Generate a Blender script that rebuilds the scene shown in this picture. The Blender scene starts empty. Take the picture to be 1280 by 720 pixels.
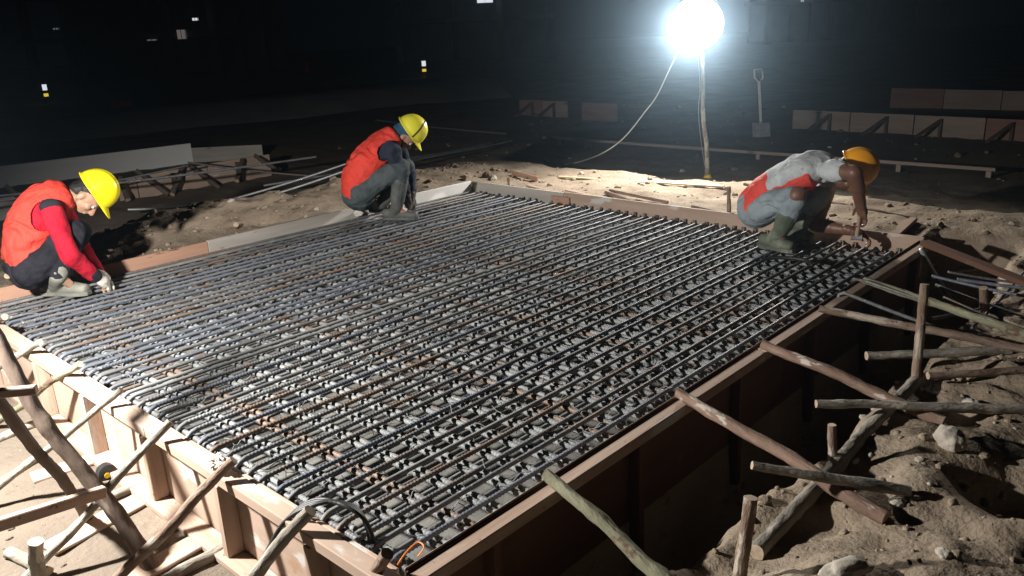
import bpy, bmesh, math, random
from mathutils import Vector, Matrix, noise
random.seed(11)
R = math.radians
scene = bpy.context.scene
COL = scene.collection
V = Vector

# ------------------------------------------------------------------ camera
AX = V((0.67531432, -0.25045835, 0.69370108))      # world X seen from the camera (right, down, forward)
AY = V((-0.73632449, -0.17519862, 0.65355313))
AZ = V((-0.04215237, -0.95214288, -0.30273275))
CAM = V((-1.1413, -1.5223, 1.38))
FPX = 1019.1                                        # focal length in px of a 1280 px wide picture
RIGHT = V((AX.x, AY.x, AZ.x)); DOWN = V((AX.y, AY.y, AZ.y)); FWD = V((AX.z, AY.z, AZ.z))
cam_d = bpy.data.cameras.new('camera')
cam_d.sensor_width = 36.0; cam_d.lens = FPX / 1280 * 36
cam_d.clip_start = 0.05; cam_d.clip_end = 600
cam = bpy.data.objects.new('camera', cam_d); COL.objects.link(cam)
cam.matrix_world = Matrix(((RIGHT.x, -DOWN.x, -FWD.x, CAM.x), (RIGHT.y, -DOWN.y, -FWD.y, CAM.y),
                           (RIGHT.z, -DOWN.z, -FWD.z, CAM.z), (0, 0, 0, 1)))
scene.camera = cam

# ------------------------------------------------------------------ light and exposure
scene.view_settings.view_transform = 'Standard'; scene.view_settings.look = 'None'
scene.view_settings.gamma = 1.0; scene.view_settings.exposure = 0.0
scene.view_settings.use_curve_mapping = False
world = bpy.data.worlds.new('World'); scene.world = world; world.use_nodes = True
world.node_tree.nodes['Background'].inputs[0].default_value = (0.55, 0.7, 1.0, 1)
world.node_tree.nodes['Background'].inputs[1].default_value = 0.0012      # a moonless night sky
scene.render.engine = 'CYCLES'
scene.cycles.use_denoising = True
scene.cycles.max_bounces = 6; scene.cycles.volume_bounces = 0
scene.cycles.sample_clamp_indirect = 4.0
KEY = V((-0.88, 1.95, 1.15)); KEY_W = 740.0           # the second work light, standing left of the picture
LAMP = None; LAMP_W = 900.0
def lamp(name, kind, loc, w, col, size, aim=None, cone=None):
    d = bpy.data.lights.new(name, kind); d.energy = w; d.color = col; d.shadow_soft_size = size
    o = bpy.data.objects.new(name, d); COL.objects.link(o); o.location = loc
    if kind == 'SPOT': d.spot_size = R(cone); d.spot_blend = 0.35
    if aim is not None: o.rotation_euler = (aim - loc).to_track_quat('-Z', 'Y').to_euler()
    return o
lamp('work_light', 'SPOT', KEY, KEY_W, (1.0, 0.965, 0.92), 0.05, V((1.1, 1.5, -0.75)), 165)

# ------------------------------------------------------------------ helpers
def ray(px, py):
    return (RIGHT * ((px - 640) / FPX) + DOWN * ((py - 360) / FPX) + FWD)
def at(px, py, z):                                  # point of height z on the sight line of a picture position
    d = ray(px, py); return CAM + d * ((z - CAM.z) / d.z)
def sst(a, b, x):
    t = min(1.0, max(0.0, (x - a) / (b - a))); return t * t * (3 - 2 * t)
def fr(x, y, s, o=3, k=0.0):
    return noise.fractal(V((x / s, y / s, k)), 1.0, 2.0, o)

def G(x, y):                                        # height of the ground
    s = sst(6.15, 5.45, x + 0.25 * fr(x, y, 1.1, 2)) * sst(5.75, 5.0, y + 0.25 * fr(x, y, 1.3, 2, 3.0))
    h = -0.25 + 0.22 * s
    d = math.hypot(x, y)
    h += (0.035 * fr(x, y, 0.9, 4, 1.0) + 0.016 * fr(x, y, 0.23, 3, 2.0)) * (1 if d < 9 else (9 / d) ** 3)
    if d > 9: h += 0.25 * fr(x, y, 9.0, 3, 5.0) * sst(9, 25, d)
    # mounds by the left-far side
    for (mx, my, a, r) in ((2.0, 4.85, .14, .5), (2.7, 4.7, .10, .4), (3.6, 5.0, .12, .55), (4.7, 4.6, .07, .5), (1.3, 5.1, .05, .4)):
        q = ((x - mx) ** 2 + (y - my) ** 2) / (r * r)
        if q < 5: h += a * math.exp(-q) * (1 + 0.5 * fr(x, y, .3, 3, 7.0))
    q = ((x - .7) ** 2 + (y - 4.95) ** 2) / .36
    if q < 6: h -= .12 * math.exp(-q)
    if y < 0.03 and x > -0.8:                       # trench on the right, heaped sand beyond
        w = 0.07 * fr(x, 0.0, 0.5, 3, 9.0) - 0.1 * sst(1.4, .7, x)
        t = sst(-0.33, -0.56, y + w)
        bump = 0.055 * fr(x, y, 0.45, 3, 4.0) + 0.022 * abs(fr(x, y, 0.14, 3, 6.0)) + 0.007 * fr(x, y, 0.06, 2, 16.0)
        zs = -0.15 + bump - 0.13 * sst(-1.25, -1.75, y) * sst(2.6, 1.4, x) + 0.06 * sst(-0.6, -0.9, y)
        zs -= 0.14 * math.exp(-((x - 1.62) ** 2 + (y + 1.12) ** 2) / .03) + 0.05 * math.exp(-((x - 2.1) ** 2 + (y + .8) ** 2) / .012)
        zt = -0.66 + 0.05 * fr(x, y, 0.3, 3, 8.0)
        hh = zt * (1 - t) + zs * t
        u = sst(4.15, 4.75, x)
        h = hh * (1 - u) + h * u
    if -0.02 < x < 4.27 and -0.02 < y < 4.04: h = -0.38
    if x < 0.0 and y > -0.6:
        p = -0.36 - 0.3 * sst(0.02, -0.25, y) + 0.018 * fr(x, y, 0.5, 3, 11.0) + 0.006 * fr(x, y, 0.09, 2, 12.0)
        u = sst(4.2, 4.7, y)
        h = p * (1 - u) + h * u if x > -3 else p
    return h
def on(px, py, lift=0.0):                           # where a sight line meets the ground
    d = ray(px, py); t0 = 0.9; step = 0.05
    t = t0
    while t < 80:
        p = CAM + d * t
        if p.z < G(p.x, p.y) + lift:
            a, b = t - step, t
            for _ in range(14):
                m = (a + b) / 2; p = CAM + d * m
                if p.z < G(p.x, p.y) + lift: b = m
                else: a = m
            return CAM + d * b
        step = 0.05 if t < 8 else 0.2
        t += step
    return CAM + d * 80

WM = {}
def tag(o, label=None, cat=None, group=None, kind=None):
    if label: o['label'] = label
    if cat: o['category'] = cat
    if group: o['group'] = group
    if kind: o['kind'] = kind
    return o
def link(o, parent=None, mw=None):
    COL.objects.link(o)
    mw = mw.copy() if mw is not None else Matrix.Identity(4)
    WM[o] = mw
    if parent is not None:
        o.parent = parent; o.matrix_parent_inverse = WM[parent].inverted()
    o.matrix_basis = mw
    return o
def empty(name, loc, label, cat, group=None):
    o = bpy.data.objects.new(name, None); o.empty_display_size = 0.1
    link(o, None, Matrix.Translation(loc)); return tag(o, label, cat, group)
def frame(p0, p1, up=V((0, 0, 1))):                 # local +X from p0 to p1, +Z as near up as it goes
    x = (p1 - p0).normalized(); y = up.cross(x)
    if y.length < 1e-4: y = V((0, 1, 0)).cross(x)
    y.normalize(); z = x.cross(y)
    return Matrix(((x.x, y.x, z.x, p0.x), (x.y, y.y, z.y, p0.y), (x.z, y.z, z.z, p0.z), (0, 0, 0, 1)))

class MB:
    def __init__(s): s.v = []; s.f = []; s.m = []; s.mats = []
    def mi(s, mat):
        if mat not in s.mats: s.mats.append(mat)
        return s.mats.index(mat)
    def face(s, idx, m): s.f.append(tuple(idx)); s.m.append(m)
    def box(s, c, d, mat, M=None, bev=0.0):
        m = s.mi(mat); n = len(s.v); hx, hy, hz = d[0] / 2, d[1] / 2, d[2] / 2
        bv = min(bev, hx * .8, hy * .8, hz * .8)
        if bv <= 0:
            P = [(sx * hx, sy * hy, sz * hz) for sz in (-1, 1) for sy in (-1, 1) for sx in (-1, 1)]
            F = [(0, 2, 3, 1), (4, 5, 7, 6), (0, 1, 5, 4), (2, 6, 7, 3), (0, 4, 6, 2), (1, 3, 7, 5)]
        else:
            b = bmesh.new(); bmesh.ops.create_cube(b, size=1.0)
            for q in b.verts: q.co = V((q.co.x * 2 * hx, q.co.y * 2 * hy, q.co.z * 2 * hz))
            bmesh.ops.bevel(b, geom=b.edges[:], offset=bv, segments=1, affect='EDGES')
            b.verts.index_update()
            P = [tuple(q.co) for q in b.verts]; F = [[q.index for q in f.verts] for f in b.faces]; b.free()
        for p in P:
            q = V(p) + V(c)
            s.v.append(tuple(M @ q) if M is not None else tuple(q))
        for f in F: s.face([i + n for i in f], m)
    def tube(s, path, rad, seg, mat, capmat=None, slant=0.0, rough=0.0, seed=0.0):
        m = s.mi(mat); cm = s.mi(capmat) if capmat else m; n0 = len(s.v)
        k = len(path); rad = rad if isinstance(rad, (list, tuple)) else [rad] * k
        t = (path[1] - path[0]).normalized()
        a = t.orthogonal().normalized()
        for i in range(k):
            t = (path[min(i + 1, k - 1)] - path[max(i - 1, 0)]).normalized()
            a = (a - t * a.dot(t)).normalized(); b = t.cross(a)
            for j in range(seg):
                w = 2 * math.pi * j / seg
                r = rad[i]
                if rough: r *= 1 + rough * noise.noise(V((i * .55 + seed, math.cos(w) * 1.3, math.sin(w) * 1.3 + seed)))
                s.v.append(tuple(path[i] + (a * math.cos(w) + b * math.sin(w)) * r + t * (slant * math.sin(w))))
        for i in range(k - 1):
            for j in range(seg):
                p = n0 + i * seg + j; q = n0 + i * seg + (j + 1) % seg
                s.face((p, q, q + seg, p + seg), m)
        s.face([n0 + j for j in range(seg)][::-1], cm)
        s.face([n0 + (k - 1) * seg + j for j in range(seg)], cm)
    def mesh(s, name):
        me = bpy.data.meshes.new(name); me.from_pydata(s.v, [], s.f)
        for m in s.mats: me.materials.append(m)
        me.polygons.foreach_set('material_index', s.m); me.update(); return me
    def build(s, name, parent=None, mw=None, smooth=None):
        me = s.mesh(name)
        if smooth is not None: shade(me, smooth)
        return link(bpy.data.objects.new(name, me), parent, mw)
def shade(me, ang):
    me.polygons.foreach_set('use_smooth', [True] * len(me.polygons))
    if ang < 179:
        b = bmesh.new(); b.from_mesh(me)
        for e in b.edges:
            if len(e.link_faces) == 2 and e.calc_face_angle(0) > R(ang): e.smooth = False
        b.to_mesh(me); b.free()

# ------------------------------------------------------------------ materials
def ramp(nt, fac, stops):
    n = nt.nodes.new('ShaderNodeValToRGB'); e = n.color_ramp.elements
    while len(e) < len(stops): e.new(0.5)
    for i, (p, c) in enumerate(stops): e[i].position = p; e[i].color = (*c, 1) if len(c) == 3 else c
    nt.links.new(fac, n.inputs[0]); return n.outputs[0]
def mat(name, stops, scale=(8, 8, 8), rough=0.8, metal=0.0, bump=0.3, bscale=(40, 40, 40), bdist=0.01,
        spots=None, spec=0.3, detail=6, rvar=0.0):
    m = bpy.data.materials.new(name); m.use_nodes = True; nt = m.node_tree; L = nt.links
    b = nt.nodes['Principled BSDF']
    tc = nt.nodes.new('ShaderNodeTexCoord'); oi = nt.nodes.new('ShaderNodeObjectInfo')
    mul = nt.nodes.new('ShaderNodeMath'); mul.operation = 'MULTIPLY'; mul.inputs[1].default_value = 37.0
    L.new(oi.outputs['Random'], mul.inputs[0])
    add = nt.nodes.new('ShaderNodeVectorMath'); add.operation = 'ADD'
    L.new(tc.outputs['Object'], add.inputs[0]); L.new(mul.outputs[0], add.inputs[1])
    def nz(sc, det=detail, ro=.6):
        mp = nt.nodes.new('ShaderNodeMapping'); mp.inputs['Scale'].default_value = sc
        L.new(add.outputs[0], mp.inputs[0])
        n = nt.nodes.new('ShaderNodeTexNoise'); n.inputs['Scale'].default_value = 1; n.inputs['Detail'].default_value = det
        n.inputs['Roughness'].default_value = ro
        L.new(mp.outputs[0], n.inputs['Vector']); return n.outputs['Fac']
    c = ramp(nt, nz(scale), stops)
    if spots:                                       # (scale, threshold, width, colour)
        for (ssc, th, wd, colr) in spots:
            f = ramp(nt, nz(ssc, 4), [(th, (0, 0, 0)), (min(1, th + wd), (1, 1, 1))])
            mx = nt.nodes.new('ShaderNodeMix'); mx.data_type = 'RGBA'
            L.new(f, mx.inputs[0]); L.new(c, mx.inputs[6]); mx.inputs[7].default_value = (*colr, 1); c = mx.outputs[2]
    L.new(c, b.inputs['Base Color'])
    b.inputs['Roughness'].default_value = rough; b.inputs['Metallic'].default_value = metal
    b.inputs['Specular IOR Level'].default_value = spec
    if rvar:
        mr = nt.nodes.new('ShaderNodeMapRange'); mr.inputs[3].default_value = rough - rvar; mr.inputs[4].default_value = rough + rvar
        mr.inputs[1].default_value = .3; mr.inputs[2].default_value = .7
        L.new(nz((scale[0] * 2.3, scale[1] * 2.3, scale[2] * 2.3)), mr.inputs[0]); L.new(mr.outputs[0], b.inputs['Roughness'])
    if bump:
        bp = nt.nodes.new('ShaderNodeBump'); bp.inputs['Strength'].default_value = bump; bp.inputs['Distance'].default_value = bdist
        L.new(nz(bscale, 5), bp.inputs['Height']); L.new(bp.outputs[0], b.inputs['Normal'])
    return m
def emit(name, colr, st):
    m = bpy.data.materials.new(name); m.use_nodes = True; b = m.node_tree.nodes['Principled BSDF']
    b.inputs['Base Color'].default_value = (.8, .8, .8, 1)
    b.inputs['Emission Color'].default_value = (*colr, 1); b.inputs['Emission Strength'].default_value = st; return m

M = {}
M['sand'] = mat('sand', [(.3, (.21, .165, .12)), (.5, (.31, .245, .18)), (.68, (.39, .32, .24))], (1.6, 1.6, 1.6), .95, 0, .9, (38, 38, 38), .012,
                spots=[((9, 9, 9), .6, .12, (.16, .115, .078)), ((70, 70, 70), .66, .06, (.42, .36, .28))], spec=.1)
M['concrete'] = mat('lean_concrete', [(.3, (.1, .1, .093)), (.55, (.2, .195, .18)), (.72, (.27, .24, .2))], (5, 5, 5), .9, 0, .5, (60, 60, 60), .006, spec=.2)
st_spots = [((1.6, 5, 5), .57, .12, (.19, .125, .085)), ((6, 60, 60), .58, .1, (.16, .085, .045)), ((45, 45, 45), .62, .08, (.42, .4, .37))]
M['steel'] = mat('rebar_steel', [(.3, (.075, .08, .085)), (.7, (.19, .195, .205))], (3, 40, 40), .62, .12, .35, (120, 160, 160), .003, spots=st_spots, rvar=.12, spec=.5)
M['steel_blue'] = mat('rebar_blue_steel', [(.3, (.075, .085, .105)), (.7, (.185, .205, .245))], (3, 40, 40), .6, .15, .3, (120, 160, 160), .003, spots=[((40, 40, 40), .64, .08, (.4, .4, .4))], rvar=.1, spec=.3)
M['rust'] = mat('rebar_rusty_steel', [(.3, (.11, .08, .065)), (.7, (.25, .175, .125))], (4, 40, 40), .65, .25, .4, (120, 160, 160), .003, spots=[((1.3, 4, 4), .46, .14, (.19, .185, .185)), ((9, 50, 50), .58, .1, (.13, .12, .12))], spec=.4)
M['steel_dusty'] = mat('rebar_dusty_steel', [(.3, (.14, .147, .148)), (.7, (.29, .297, .29))], (14, 30, 30), .75, .15, .4, (120, 160, 160), .003, spots=[((8, 50, 50), .6, .08, (.17, .125, .09))], spec=.35)
knot = [((3, 18, 18), .66, .05, (.13, .075, .045))]
M['ply'] = mat('plywood', [(.25, (.33, .235, .175)), (.55, (.42, .31, .24)), (.8, (.48, .37, .295))], (1.3, 9, 9), .8, 0, .15, (6, 60, 60), .004,
               spots=[((5, 5, 5), .64, .05, (.36, .23, .15)), ((3, 7, 7), .6, .05, (.5, .47, .43)), ((60, 60, 60), .68, .03, (.2, .13, .09)), ((4, 60, 60), .64, .06, (.36, .26, .19))], spec=.2)
M['ply_red'] = mat('reddish_board', [(.25, (.34, .185, .125)), (.75, (.5, .3, .21))], (1.2, 12, 12), .8, 0, .2, (6, 70, 70), .004, spots=knot, spec=.25)
M['ply_dark'] = mat('dark_shaded_plywood', [(.25, (.1, .048, .032)), (.75, (.16, .085, .058))], (1.2, 9, 9), .75, 0, .15, (6, 70, 70), .004, spots=[((7, 7, 7), .64, .06, (.15, .1, .075))], spec=.2)  # dark brown ply, deepened in colour to keep the right outer face shaded
M['ply_drab'] = mat('drab_board', [(.25, (.24, .185, .15)), (.75, (.36, .285, .24))], (1.2, 12, 12), .85, 0, .2, (6, 70, 70), .004, spots=knot, spec=.2)  # darker board colours for the far walls and batter board
M['ply_drabred'] = mat('drab_reddish_board', [(.25, (.2, .115, .09)), (.75, (.29, .18, .145))], (1.2, 12, 12), .85, 0, .2, (6, 70, 70), .004, spots=knot, spec=.2)
M['ply_grey'] = mat('grey_board', [(.25, (.3, .275, .24)), (.75, (.47, .435, .39))], (1.2, 12, 12), .85, 0, .2, (6, 70, 70), .004, spots=knot, spec=.2)
M['ply_white'] = mat('pale_board', [(.25, (.74, .72, .69)), (.75, (.86, .85, .82))], (1.2, 9, 9), .7, 0, .15, (6, 70, 70), .004, spots=[((5, 9, 9), .66, .08, (.4, .33, .26))], spec=.3)
M['timber'] = mat('sawn_timber', [(.25, (.28, .19, .14)), (.5, (.37, .265, .2)), (.8, (.46, .355, .28))], (2, 22, 22), .82, 0, .3, (8, 90, 90), .004,
                  spots=knot + [((40, 40, 40), .66, .04, (.2, .12, .08)), ((2.5, 9, 9), .6, .06, (.42, .39, .35)), ((5, 70, 70), .62, .06, (.28, .19, .13))], spec=.2)
M['bark_brown'] = mat('brown_bark', [(.25, (.11, .075, .055)), (.5, (.22, .155, .115)), (.75, (.33, .255, .2))], (7, 26, 26), .9, 0, .8, (22, 70, 70), .012,
                      spots=[((6, 14, 14), .6, .05, (.42, .36, .29)), ((30, 30, 30), .66, .05, (.07, .05, .04))], spec=.15)
M['bark_dark'] = mat('dark_shaded_bark', [(.25, (.07, .05, .038)), (.6, (.12, .088, .068)), (.8, (.17, .13, .1))], (4, 18, 18), .85, 0, .6, (14, 60, 60), .006, spots=[((5, 12, 12), .68, .05, (.22, .18, .145))], spec=.15)  # dark bark, with the trestle legs' shaded side put into the colour
M['bark_grey'] = mat('grey_bark', [(.25, (.15, .135, .11)), (.5, (.27, .245, .205)), (.75, (.4, .37, .32))], (6, 22, 22), .9, 0, .8, (20, 70, 70), .012,
                     spots=[((5, 11, 11), .58, .05, (.47, .43, .36)), ((30, 30, 30), .66, .05, (.09, .07, .055))], spec=.15)
M['bark_red'] = mat('reddish_bark', [(.25, (.13, .085, .062)), (.6, (.24, .16, .12)), (.8, (.34, .26, .205))], (5, 22, 22), .9, 0, .7, (20, 70, 70), .012,
                    spots=[((7, 20, 20), .62, .04, (.45, .4, .34))], spec=.15)
M['bark_green'] = mat('greenish_bark', [(.25, (.14, .135, .085)), (.6, (.26, .25, .17)), (.8, (.37, .34, .25))], (6, 20, 20), .9, 0, .8, (20, 70, 70), .012,
                      spots=[((9, 12, 12), .57, .05, (.13, .08, .055)), ((5, 14, 14), .64, .05, (.44, .42, .34))], spec=.15)
M['sawn'] = mat('sawn_end', [(.3, (.3, .22, .15)), (.7, (.55, .45, .34))], (40, 40, 40), .85, 0, .2, (90, 90, 90), .003, spec=.2)
M['bamboo'] = mat('dry_bamboo', [(.3, (.4, .3, .18)), (.7, (.6, .48, .31))], (4, 25, 25), .6, 0, .2, (10, 60, 60), .004, spec=.3)
M['orange_cloth'] = mat('orange_cloth', [(.3, (.58, .045, .03)), (.7, (.74, .07, .05))], (6, 6, 6), .75, 0, .55, (26, 26, 26), .02, spots=[((7, 7, 7), .6, .14, (.42, .085, .045)), ((60, 60, 60), .66, .06, (.4, .14, .08))], spec=.2)
M['red_cloth_vest'] = mat('red_vest_cloth', [(.3, (.62, .05, .035)), (.7, (.75, .085, .055))], (10, 10, 10), .8, 0, .55, (26, 26, 26), .02, spec=.2)
M['crimson_cloth'] = mat('crimson_cloth', [(.3, (.33, .008, .022)), (.7, (.45, .018, .035))], (9, 9, 9), .9, 0, .5, (26, 26, 26), .018, spec=.1)
M['black_cloth'] = mat('black_cloth', [(.3, (.012, .012, .016)), (.7, (.028, .028, .036))], (9, 9, 9), .9, 0, .5, (26, 26, 26), .018, spec=.1)
M['navy_cloth'] = mat('navy_cloth', [(.3, (.018, .021, .036)), (.7, (.04, .046, .07))], (9, 9, 9), .9, 0, .5, (26, 26, 26), .018, spec=.1)
M['slate_cloth'] = mat('slate_cloth', [(.3, (.045, .058, .062)), (.7, (.085, .1, .105))], (9, 9, 9), .9, 0, .5, (26, 26, 26), .018, spec=.1)
M['grey_cloth'] = mat('grey_cloth', [(.3, (.4, .43, .44)), (.7, (.55, .58, .58))], (7, 7, 7), .9, 0, .5, (26, 26, 26), .018, spots=[((14, 14, 14), .64, .1, (.24, .23, .2))], spec=.1)
M['grey_trouser'] = mat('worn_grey_cloth', [(.3, (.19, .23, .25)), (.7, (.3, .345, .37))], (7, 7, 7), .9, 0, .5, (26, 26, 26), .018, spots=[((12, 12, 12), .64, .1, (.17, .16, .13))], spec=.1)
M['blue_cloth'] = mat('blue_cloth', [(.3, (.02, .06, .1)), (.7, (.04, .1, .16))], (9, 9, 9), .9, 0, .2, spec=.1)
M['boot_grey'] = mat('muddy_grey_rubber', [(.3, (.12, .125, .105)), (.7, (.27, .265, .225))], (9, 9, 9), .7, 0, .25, (60, 60, 60), .004, spec=.3)
M['boot_dark'] = mat('dark_rubber', [(.3, (.045, .052, .052)), (.7, (.12, .125, .115))], (10, 10, 10), .65, 0, .25, (60, 60, 60), .004, spec=.3)
M['boot_green'] = mat('green_rubber', [(.3, (.065, .08, .055)), (.5, (.12, .14, .1)), (.7, (.27, .27, .215))], (7, 7, 7), .65, 0, .25, (60, 60, 60), .004, spec=.3)
M['glove_white'] = mat('white_glove', [(.3, (.42, .39, .34)), (.7, (.66, .63, .57))], (25, 25, 25), .95, 0, .4, (180, 180, 180), .004, spec=.1)
M['glove_dark'] = mat('dark_glove', [(.3, (.06, .05, .05)), (.7, (.13, .115, .11))], (25, 25, 25), .95, 0, .4, (180, 180, 180), .004, spec=.1)
M['skin_tan'] = mat('tan_skin', [(.3, (.3, .165, .105)), (.7, (.4, .24, .16))], (14, 14, 14), .5, 0, .15, (160, 160, 160), .002, spec=.4)
M['skin_dark'] = mat('brown_skin', [(.3, (.12, .058, .036)), (.7, (.19, .095, .06))], (14, 14, 14), .45, 0, .15, (160, 160, 160), .002, spec=.45)
M['hair'] = mat('black_hair', [(.3, (.006, .005, .005)), (.7, (.02, .017, .015))], (30, 30, 120), .6, 0, .4, (60, 60, 60), .004, spec=.3)
M['helmet_yellow'] = mat('yellow_plastic', [(.3, (.78, .64, .01)), (.7, (.86, .74, .02))], (6, 6, 6), .28, 0, .03, spots=[((9, 9, 9), .62, .12, (.6, .5, .07)), ((14, 60, 14), .68, .04, (.4, .34, .12))], spec=.4, rvar=.1)
M['helmet_lime'] = mat('faded_yellow_plastic', [(.3, (.6, .55, .03)), (.7, (.72, .68, .06))], (6, 6, 6), .35, 0, .03, spots=[((9, 9, 9), .6, .12, (.46, .43, .1)), ((14, 60, 14), .66, .04, (.3, .28, .12))], spec=.4, rvar=.1)
M['helmet_orange'] = mat('orange_plastic', [(.3, (.78, .3, .008)), (.7, (.88, .4, .015))], (6, 6, 6), .35, 0, .03, spots=[((9, 9, 9), .6, .12, (.5, .2, .03)), ((14, 60, 14), .66, .04, (.3, .14, .05))], spec=.4, rvar=.1)
M['black_rubber'] = mat('black_rubber', [(.3, (.012, .012, .012)), (.7, (.03, .03, .03))], (20, 20, 20), .5, 0, .1, spec=.4)
M['white_cable'] = mat('white_cable', [(.3, (.6, .58, .52)), (.7, (.75, .73, .66))], (20, 20, 20), .5, 0, .05, spec=.4)
M['yellow_mark'] = mat('yellow_print', [(.3, (.75, .5, .03)), (.7, (.85, .6, .05))], (20, 20, 20), .6, 0, 0, spec=.3)
M['eye_white'] = mat('eye_white', [(.3, (.6, .57, .52)), (.7, (.7, .67, .62))], (20, 20, 20), .3, 0, 0, spec=.5)
M['rag'] = mat('pale_rag', [(.4, (.66, .6, .52)), (.55, (.72, .66, .58)), (.62, (.6, .24, .12))], (12, 12, 12), .9, 0, .3, (60, 60, 60), .006, spec=.1)
M['rock'] = mat('pale_stone', [(.3, (.32, .28, .23)), (.7, (.52, .47, .4))], (9, 9, 9), .9, 0, .6, (30, 30, 30), .01, spec=.2)
M['metal_grey'] = mat('grey_metal', [(.3, (.3, .31, .32)), (.7, (.45, .46, .47))], (20, 20, 20), .5, .5, .1, spec=.5)
M['dark_metal'] = mat('dark_metal', [(.3, (.03, .03, .033)), (.7, (.07, .07, .075))], (20, 20, 20), .6, .4, .1, spec=.4)
M['road'] = mat('road_dirt', [(.3, (.2, .19, .175)), (.7, (.3, .285, .26))], (1, 1, 1), .95, 0, .5, (14, 14, 14), .02, spec=.1)
M['wall_dark'] = mat('dark_plaster', [(.3, (.1, .1, .1)), (.7, (.17, .165, .16))], (.6, .6, .6), .9, 0, 0, spec=.1)
M['orange_wire'] = mat('orange_wire', [(.3, (.75, .2, .02)), (.7, (.85, .28, .04))], (20, 20, 20), .5, 0, 0, spec=.4)
M['safety_red'] = mat('red_plastic', [(.3, (.4, .03, .02)), (.7, (.5, .05, .03))], (5, 5, 5), .6, 0, 0, spec=.3)
M['glow_white'] = emit('glowing_white_band', (.85, .92, 1.0), .9)  # white and yellow post bands emit, imitating reflected light
M['glow_yellow'] = emit('glowing_yellow_band', (1.0, .72, .05), .75)
M['window_warm'] = emit('lit_window', (1.0, .85, .8), .12)
M['window_white'] = emit('bright_lit_window', (.9, .95, 1.0), .9)
M['lamp_glare'] = emit('floodlight_glare', (.82, .93, 1.0), 14.0)

def soil_dim_mask():                                    # soil colour darkened to tone down the light on far ground and left pit
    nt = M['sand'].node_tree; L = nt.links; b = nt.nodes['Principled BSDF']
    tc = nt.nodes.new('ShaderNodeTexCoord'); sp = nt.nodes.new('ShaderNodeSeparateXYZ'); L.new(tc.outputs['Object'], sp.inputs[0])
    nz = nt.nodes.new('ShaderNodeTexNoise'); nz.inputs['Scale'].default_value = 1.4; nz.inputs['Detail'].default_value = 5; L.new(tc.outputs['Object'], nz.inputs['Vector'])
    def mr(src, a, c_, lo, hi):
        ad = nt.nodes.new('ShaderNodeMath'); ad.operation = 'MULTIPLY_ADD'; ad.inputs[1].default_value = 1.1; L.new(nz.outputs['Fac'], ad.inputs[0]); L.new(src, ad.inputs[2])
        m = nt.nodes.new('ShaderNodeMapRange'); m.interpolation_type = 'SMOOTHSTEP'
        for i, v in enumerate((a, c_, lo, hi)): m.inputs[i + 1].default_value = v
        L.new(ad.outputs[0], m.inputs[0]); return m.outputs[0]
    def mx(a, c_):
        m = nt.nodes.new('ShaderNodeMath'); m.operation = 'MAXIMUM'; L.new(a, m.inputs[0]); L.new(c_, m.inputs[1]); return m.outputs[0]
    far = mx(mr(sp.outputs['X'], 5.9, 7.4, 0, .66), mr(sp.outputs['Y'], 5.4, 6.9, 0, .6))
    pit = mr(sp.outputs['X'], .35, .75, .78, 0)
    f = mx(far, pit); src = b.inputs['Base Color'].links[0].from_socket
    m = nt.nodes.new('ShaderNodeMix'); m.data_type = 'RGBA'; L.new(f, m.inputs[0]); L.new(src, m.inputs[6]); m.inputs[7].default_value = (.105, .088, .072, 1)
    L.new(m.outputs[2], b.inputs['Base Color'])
# ------------------------------------------------------------------ ground
def axis(lo, a, b, hi, st, grow=1.28):
    xs = []; x = a
    while x < b: xs.append(x); x += st
    s = st
    while x < hi: xs.append(x); s = min(s * grow, 6); x += s
    xs.append(hi)
    s = st; x = a - st; pre = []
    while x > lo: pre.append(x); s = min(s * grow, 6); x -= s
    pre.append(lo)
    return pre[::-1] + xs
gx = axis(-60, -1.6, 7.2, 90, .026); gy = axis(-50, -2.2, 6.2, 90, .026)
gv = [(x, y, G(x, y)) for y in gy for x in gx]
nx = len(gx)
gf = [(j * nx + i, j * nx + i + 1, (j + 1) * nx + i + 1, (j + 1) * nx + i) for j in range(len(gy) - 1) for i in range(nx - 1)]
soil_dim_mask()
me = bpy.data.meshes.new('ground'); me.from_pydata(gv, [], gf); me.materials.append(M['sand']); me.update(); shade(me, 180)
tag(link(bpy.data.objects.new('ground', me)), kind='structure')
b = MB(); b.box((2.125, 2.01, -.33), (4.24, 4.01, .05), M['concrete'])
tag(b.build('blinding_slab'), kind='structure')
# the haul road beyond: a low bank of packed dirt
b = MB(); rp = [on(-160, 208), on(0, 188), on(240, 160), on(470, 137), on(640, 122)]
rq = [p + V((.55, .85, 0)) * w for p, w in zip(rp, (5, 5, 5.5, 6, 7))]
m = b.mi(M['road'])
for p, q in zip(rp, rq):
    c = (p + q) / 2
    for s in (p, p * .8 + q * .2, q * .8 + p * .2, q): b.v.append((s.x, s.y, -.3 if s in (p, q) else .06))
for i in range(len(rp) - 1):
    for k in range(3): b.face((i * 4 + k, i * 4 + k + 1, i * 4 + k + 5, i * 4 + k + 4)[::-1], m)
tag(b.build('road', None, None, 180), kind='structure')

# ------------------------------------------------------------------ haze, added to give the lamp its glow
b = MB(); hz = bpy.data.materials.new('glow_haze'); hz.use_nodes = True
nt = hz.node_tree; nt.nodes.clear(); out = nt.nodes.new('ShaderNodeOutputMaterial'); pv = nt.nodes.new('ShaderNodeVolumePrincipled')
pv.inputs['Color'].default_value = (.55, .78, 1, 1); pv.inputs['Density'].default_value = 0.0042; pv.inputs['Anisotropy'].default_value = 0.935
nt.links.new(pv.outputs[0], out.inputs['Volume'])
b.box((15, 20, 3.8), (154, 144, 11.5), hz)
tag(b.build('haze'), kind='stuff')

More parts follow.
